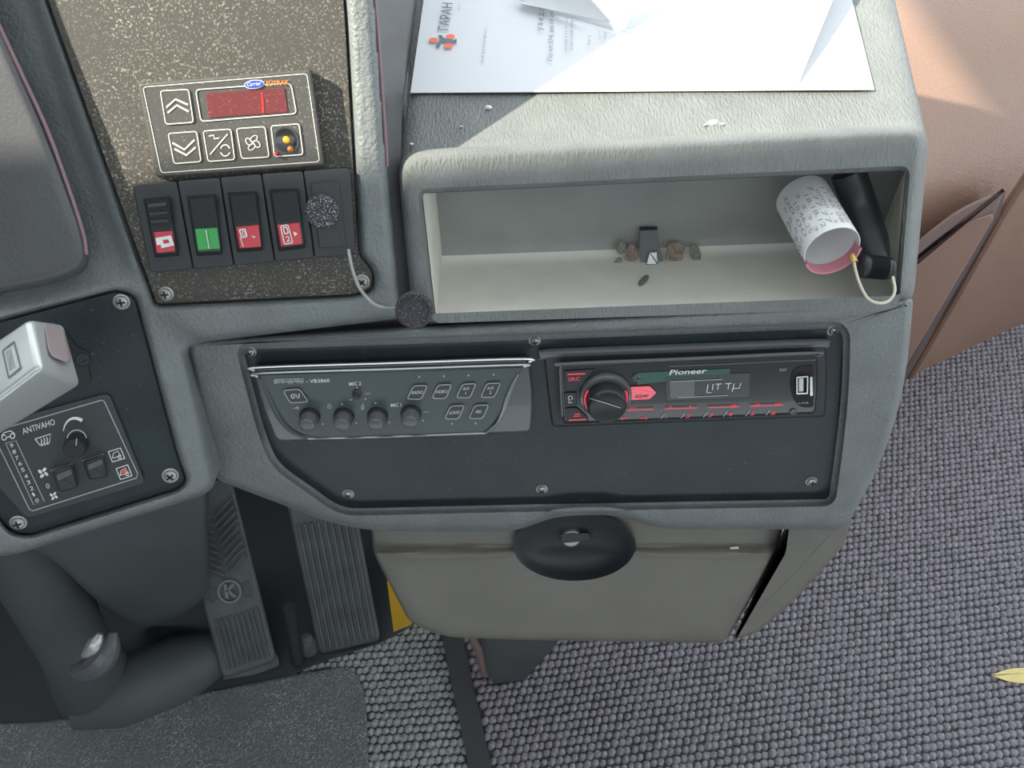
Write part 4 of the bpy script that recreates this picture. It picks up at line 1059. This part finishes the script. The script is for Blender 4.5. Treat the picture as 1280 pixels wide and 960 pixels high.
for i, (c, rx, ry, rot) in enumerate((((777, 309), 6, 9, 15), ((771, 331), 4.5, 10.5, 28), ((804.5, 350.5), 4, 9, 42), ((869, 316), 6.5, 12, -18))):
    pl_ = PK if i in (0, 3) else PTF
    if i == 1: pl_ = PK
    o_ = plate('scrap', pl_, ell(c, rx, ry, rot, 14), -.0004, .0011, M['scrap'], None, bev=1.5, bh=.0008, rounded=False)
    tag(o_, ['dark oval scrap touching the residue by the metal clip', 'narrow slanted grey scrap just beneath the dark oval scrap', 'small slanted grey scrap lying on the cream floor under the clip', 'broad grey oval scrap standing alone away from the clip'][i], 'scrap')

# ------------------------------------------------------------------ pedals and footwell
PE = Plane(PF.hit(312, 846, .012), lean(40, 8))
bp_ = root('brake_pedal', PF.hit(312, 850), 'dark rubber pedal with chevron ribs and round K emblem', 'pedal')
plate('pad', PE, [(217, 615, 4), (289, 596, 4), (347, 826, 10), (278, 849, 10)], -.02, .0, M['rubber'], bp_, bev=4, bh=.006)
def pl4(q, x, y):
    a = (q[0][0] + (q[1][0] - q[0][0]) * x, q[0][1] + (q[1][1] - q[0][1]) * x); b = (q[3][0] + (q[2][0] - q[3][0]) * x, q[3][1] + (q[2][1] - q[3][1]) * x)
    return (a[0] + (b[0] - a[0]) * y, a[1] + (b[1] - a[1]) * y)
BQ = [(219, 615), (289, 596), (346, 826), (279, 848)]
def bar(pl, a, b, wpx, h, parent, name='rib', mt='rubber'):
    d = np.array(b, float) - np.array(a, float); d /= np.linalg.norm(d); nn = np.array((-d[1], d[0])) * wpx / 2
    q = [tuple(np.array(a) + nn), tuple(np.array(b) + nn), tuple(np.array(b) - nn), tuple(np.array(a) - nn)]
    return plate(name, pl, q, -.001, h, M[mt], parent, bev=wpx * .3, bh=h * .6, rounded=False)
for i in range(9):
    y = .10 + i * .038
    bar(PE, pl4(BQ, .05, y), pl4(BQ, .47, y + .085), 3.6, .003, bp_)
    bar(PE, pl4(BQ, .93, y + .01), pl4(BQ, .53, y + .085), 3.6, .003, bp_)
em = outline('emblem_ring', PE, [(*p, 1) for p in ell((287, 739.5), 15, 15, 0, 24)], 2.6, .0035, M['emblem'], bp_, seg=1, th=.004)
PEk = Plane(PE.p + PE.n * .002, PE.n)
kq = MB()
for l in ([(281.5, 730.5), (284, 748.5)], [(283, 740.5), (292, 730)], [(285, 738.5), (294.5, 746.5)]):
    stroke_mb(kq, PE, l, 3.8, .0030)
    d0 = np.array(l[0], float)
kq.build('emblem_letter', M['emblem'], bp_, smooth=False, fix=False)
for s_ in (-1, 1):
    for j in range(3):
        arc_ = ell((287, 739.5), 19 + j * 4.5, 19 + j * 4.5, -8, 8, -24 if s_ > 0 else 156, 24 if s_ > 0 else 204)
        m_ = MB(); tube_mb(m_, [PE.hit(x, y, .0006) for x, y in arc_], .0013, 6); m_.build('rib', M['rubber'], bp_)
for i in range(9):
    x = .13 + i * .0925
    bar(PE, pl4(BQ, x, .70), pl4(BQ, x, .965), 3.4, .003, bp_)
plate('foot', PE, [(276, 836, 4), (346, 816, 4), (350, 832, 5), (281, 858, 5)], -.028, -.006, M['rubber'], bp_, bev=2)

PG = Plane(PF.hit(436, 812, .012), lean(42, 5))
gp = root('accelerator_pedal', PF.hit(436, 814), 'dark rubber pedal with long vertical ribs beside the yellow part', 'pedal')
GQ = [(352, 600), (436, 590), (476, 800), (399, 818)]
plate('pad', PG, [(*GQ[0], 4), (*GQ[1], 4), (*GQ[2], 8), (*GQ[3], 8)], -.018, 0, M['rubber'], gp, bev=4, bh=.006)
for i in range(9):
    x = .10 + i * .10
    bar(PG, pl4(GQ, x, .26), pl4(GQ, x, .985), 4.6, .0035, gp)
lathe('pivot_knob', PF, (388, 812), [(13, .0), (13, .02), (9, .03), (1, .033)], M['knob'], gp, 16)
m_ = MB(); tube_mb(m_, [at(362, 760, .93), at(372, 826, .985)], .008, 12); m_.build('pedal_rod', M['underdark'], gp)

# yellow part under the console
yl_ = MB(); q = [at(484, 728, .86), at(503, 742, .87), at(515, 781, .94), at(492, 790, .95)]
yl_.rings([q, [p + Vector((.0, .05, 0)) for p in q]], True, True)
tag(yl_.build('yellow_guard', M['yellow'], smooth=False), 'yellow plastic part under the console beside the ribbed pedal', 'guard')

# steering column cover and base
sc = root('steering_column', PF.hit(170, 880), 'dark grey steering column cover with base pod under the heater panel', 'column')
def lat(pts, name, m, parent, seg=24, angle=60):
    return tube_mb(MB(), [p for p, r in pts], [r for p, r in pts], seg).build(name, M[m], parent, angle=angle)
PK2 = Plane(at(200, 720, .80), lean(-10, 10))
plate('knee_panel', PK2, [(-60, 600, 10), (40, 600, 10), (260, 560, 10), (262, 740, 20), (236, 765, 20), (176, 786, 20), (120, 752, 30), (60, 690, 40), (-60, 660, 10)], -.03, 0, M['under'], sc, bev=8, bh=.01)
lat([(at(-30, 560, .64), .034), (at(20, 640, .76), .040), (at(50, 720, .83), .040), (at(92, 806, .90), .036), (at(112, 842, .95), .044), (at(125, 868, 1.0), .050)], 'column_tube', 'under', sc)
lat([(at(105, 880, .97), .040), (at(160, 868, .975), .048), (at(230, 838, .985), .045), (at(275, 815, 1.0), .030)], 'base_pod', 'under', sc)
col_c = at(112, 805, .80)
mb = MB(); a_ = [at(x, y, .80 + .0) for x, y in ((88, 836), (100, 838), (116, 834), (130, 822), (139, 806), (141, 790))]
tube_mb(mb, catmull(a_, 5), [.004 + .009 * math.sin(math.pi * min(1, i / 25)) for i in range(26)], 10)
mb.build('collar', M['knob'], sc)
mb = MB(); a_ = [at(x, y, .795) for x, y in ((104, 820), (114, 812), (121, 802), (125, 792))]
tube_mb(mb, catmull(a_, 5), [.003 + .005 * math.sin(math.pi * i / 15) for i in range(16)], 10)
mb.build('collar_insert', M['silver'], sc)

# floor mat
fmq = rnd([(-260, 915, 4), (60, 902, 30), (180, 880, 30), (440, 830, 26), (458, 870, 30), (470, 1300, 20), (-260, 1300, 4)], 8)
mt_ = plate('floor_mat', PF, fmq, .004, .011, M['mat'], None, bev=3, bh=.004, rounded=False)
tag(mt_, 'green grey speckled floor mat with rounded corner below the pedals', 'floor mat')

# pale yellow pointed mark on the carpet
ym = plate('yellow_marker', PF, [(1238, 844, 4), (1262, 835, 10), (1330, 834, 4), (1330, 858, 4), (1262, 853, 10)], .003, .0058, M['paleyellow'], None, bev=1.5)
tag(ym, 'pale yellow pointed marker inlaid in the purple grey carpet', 'marker')
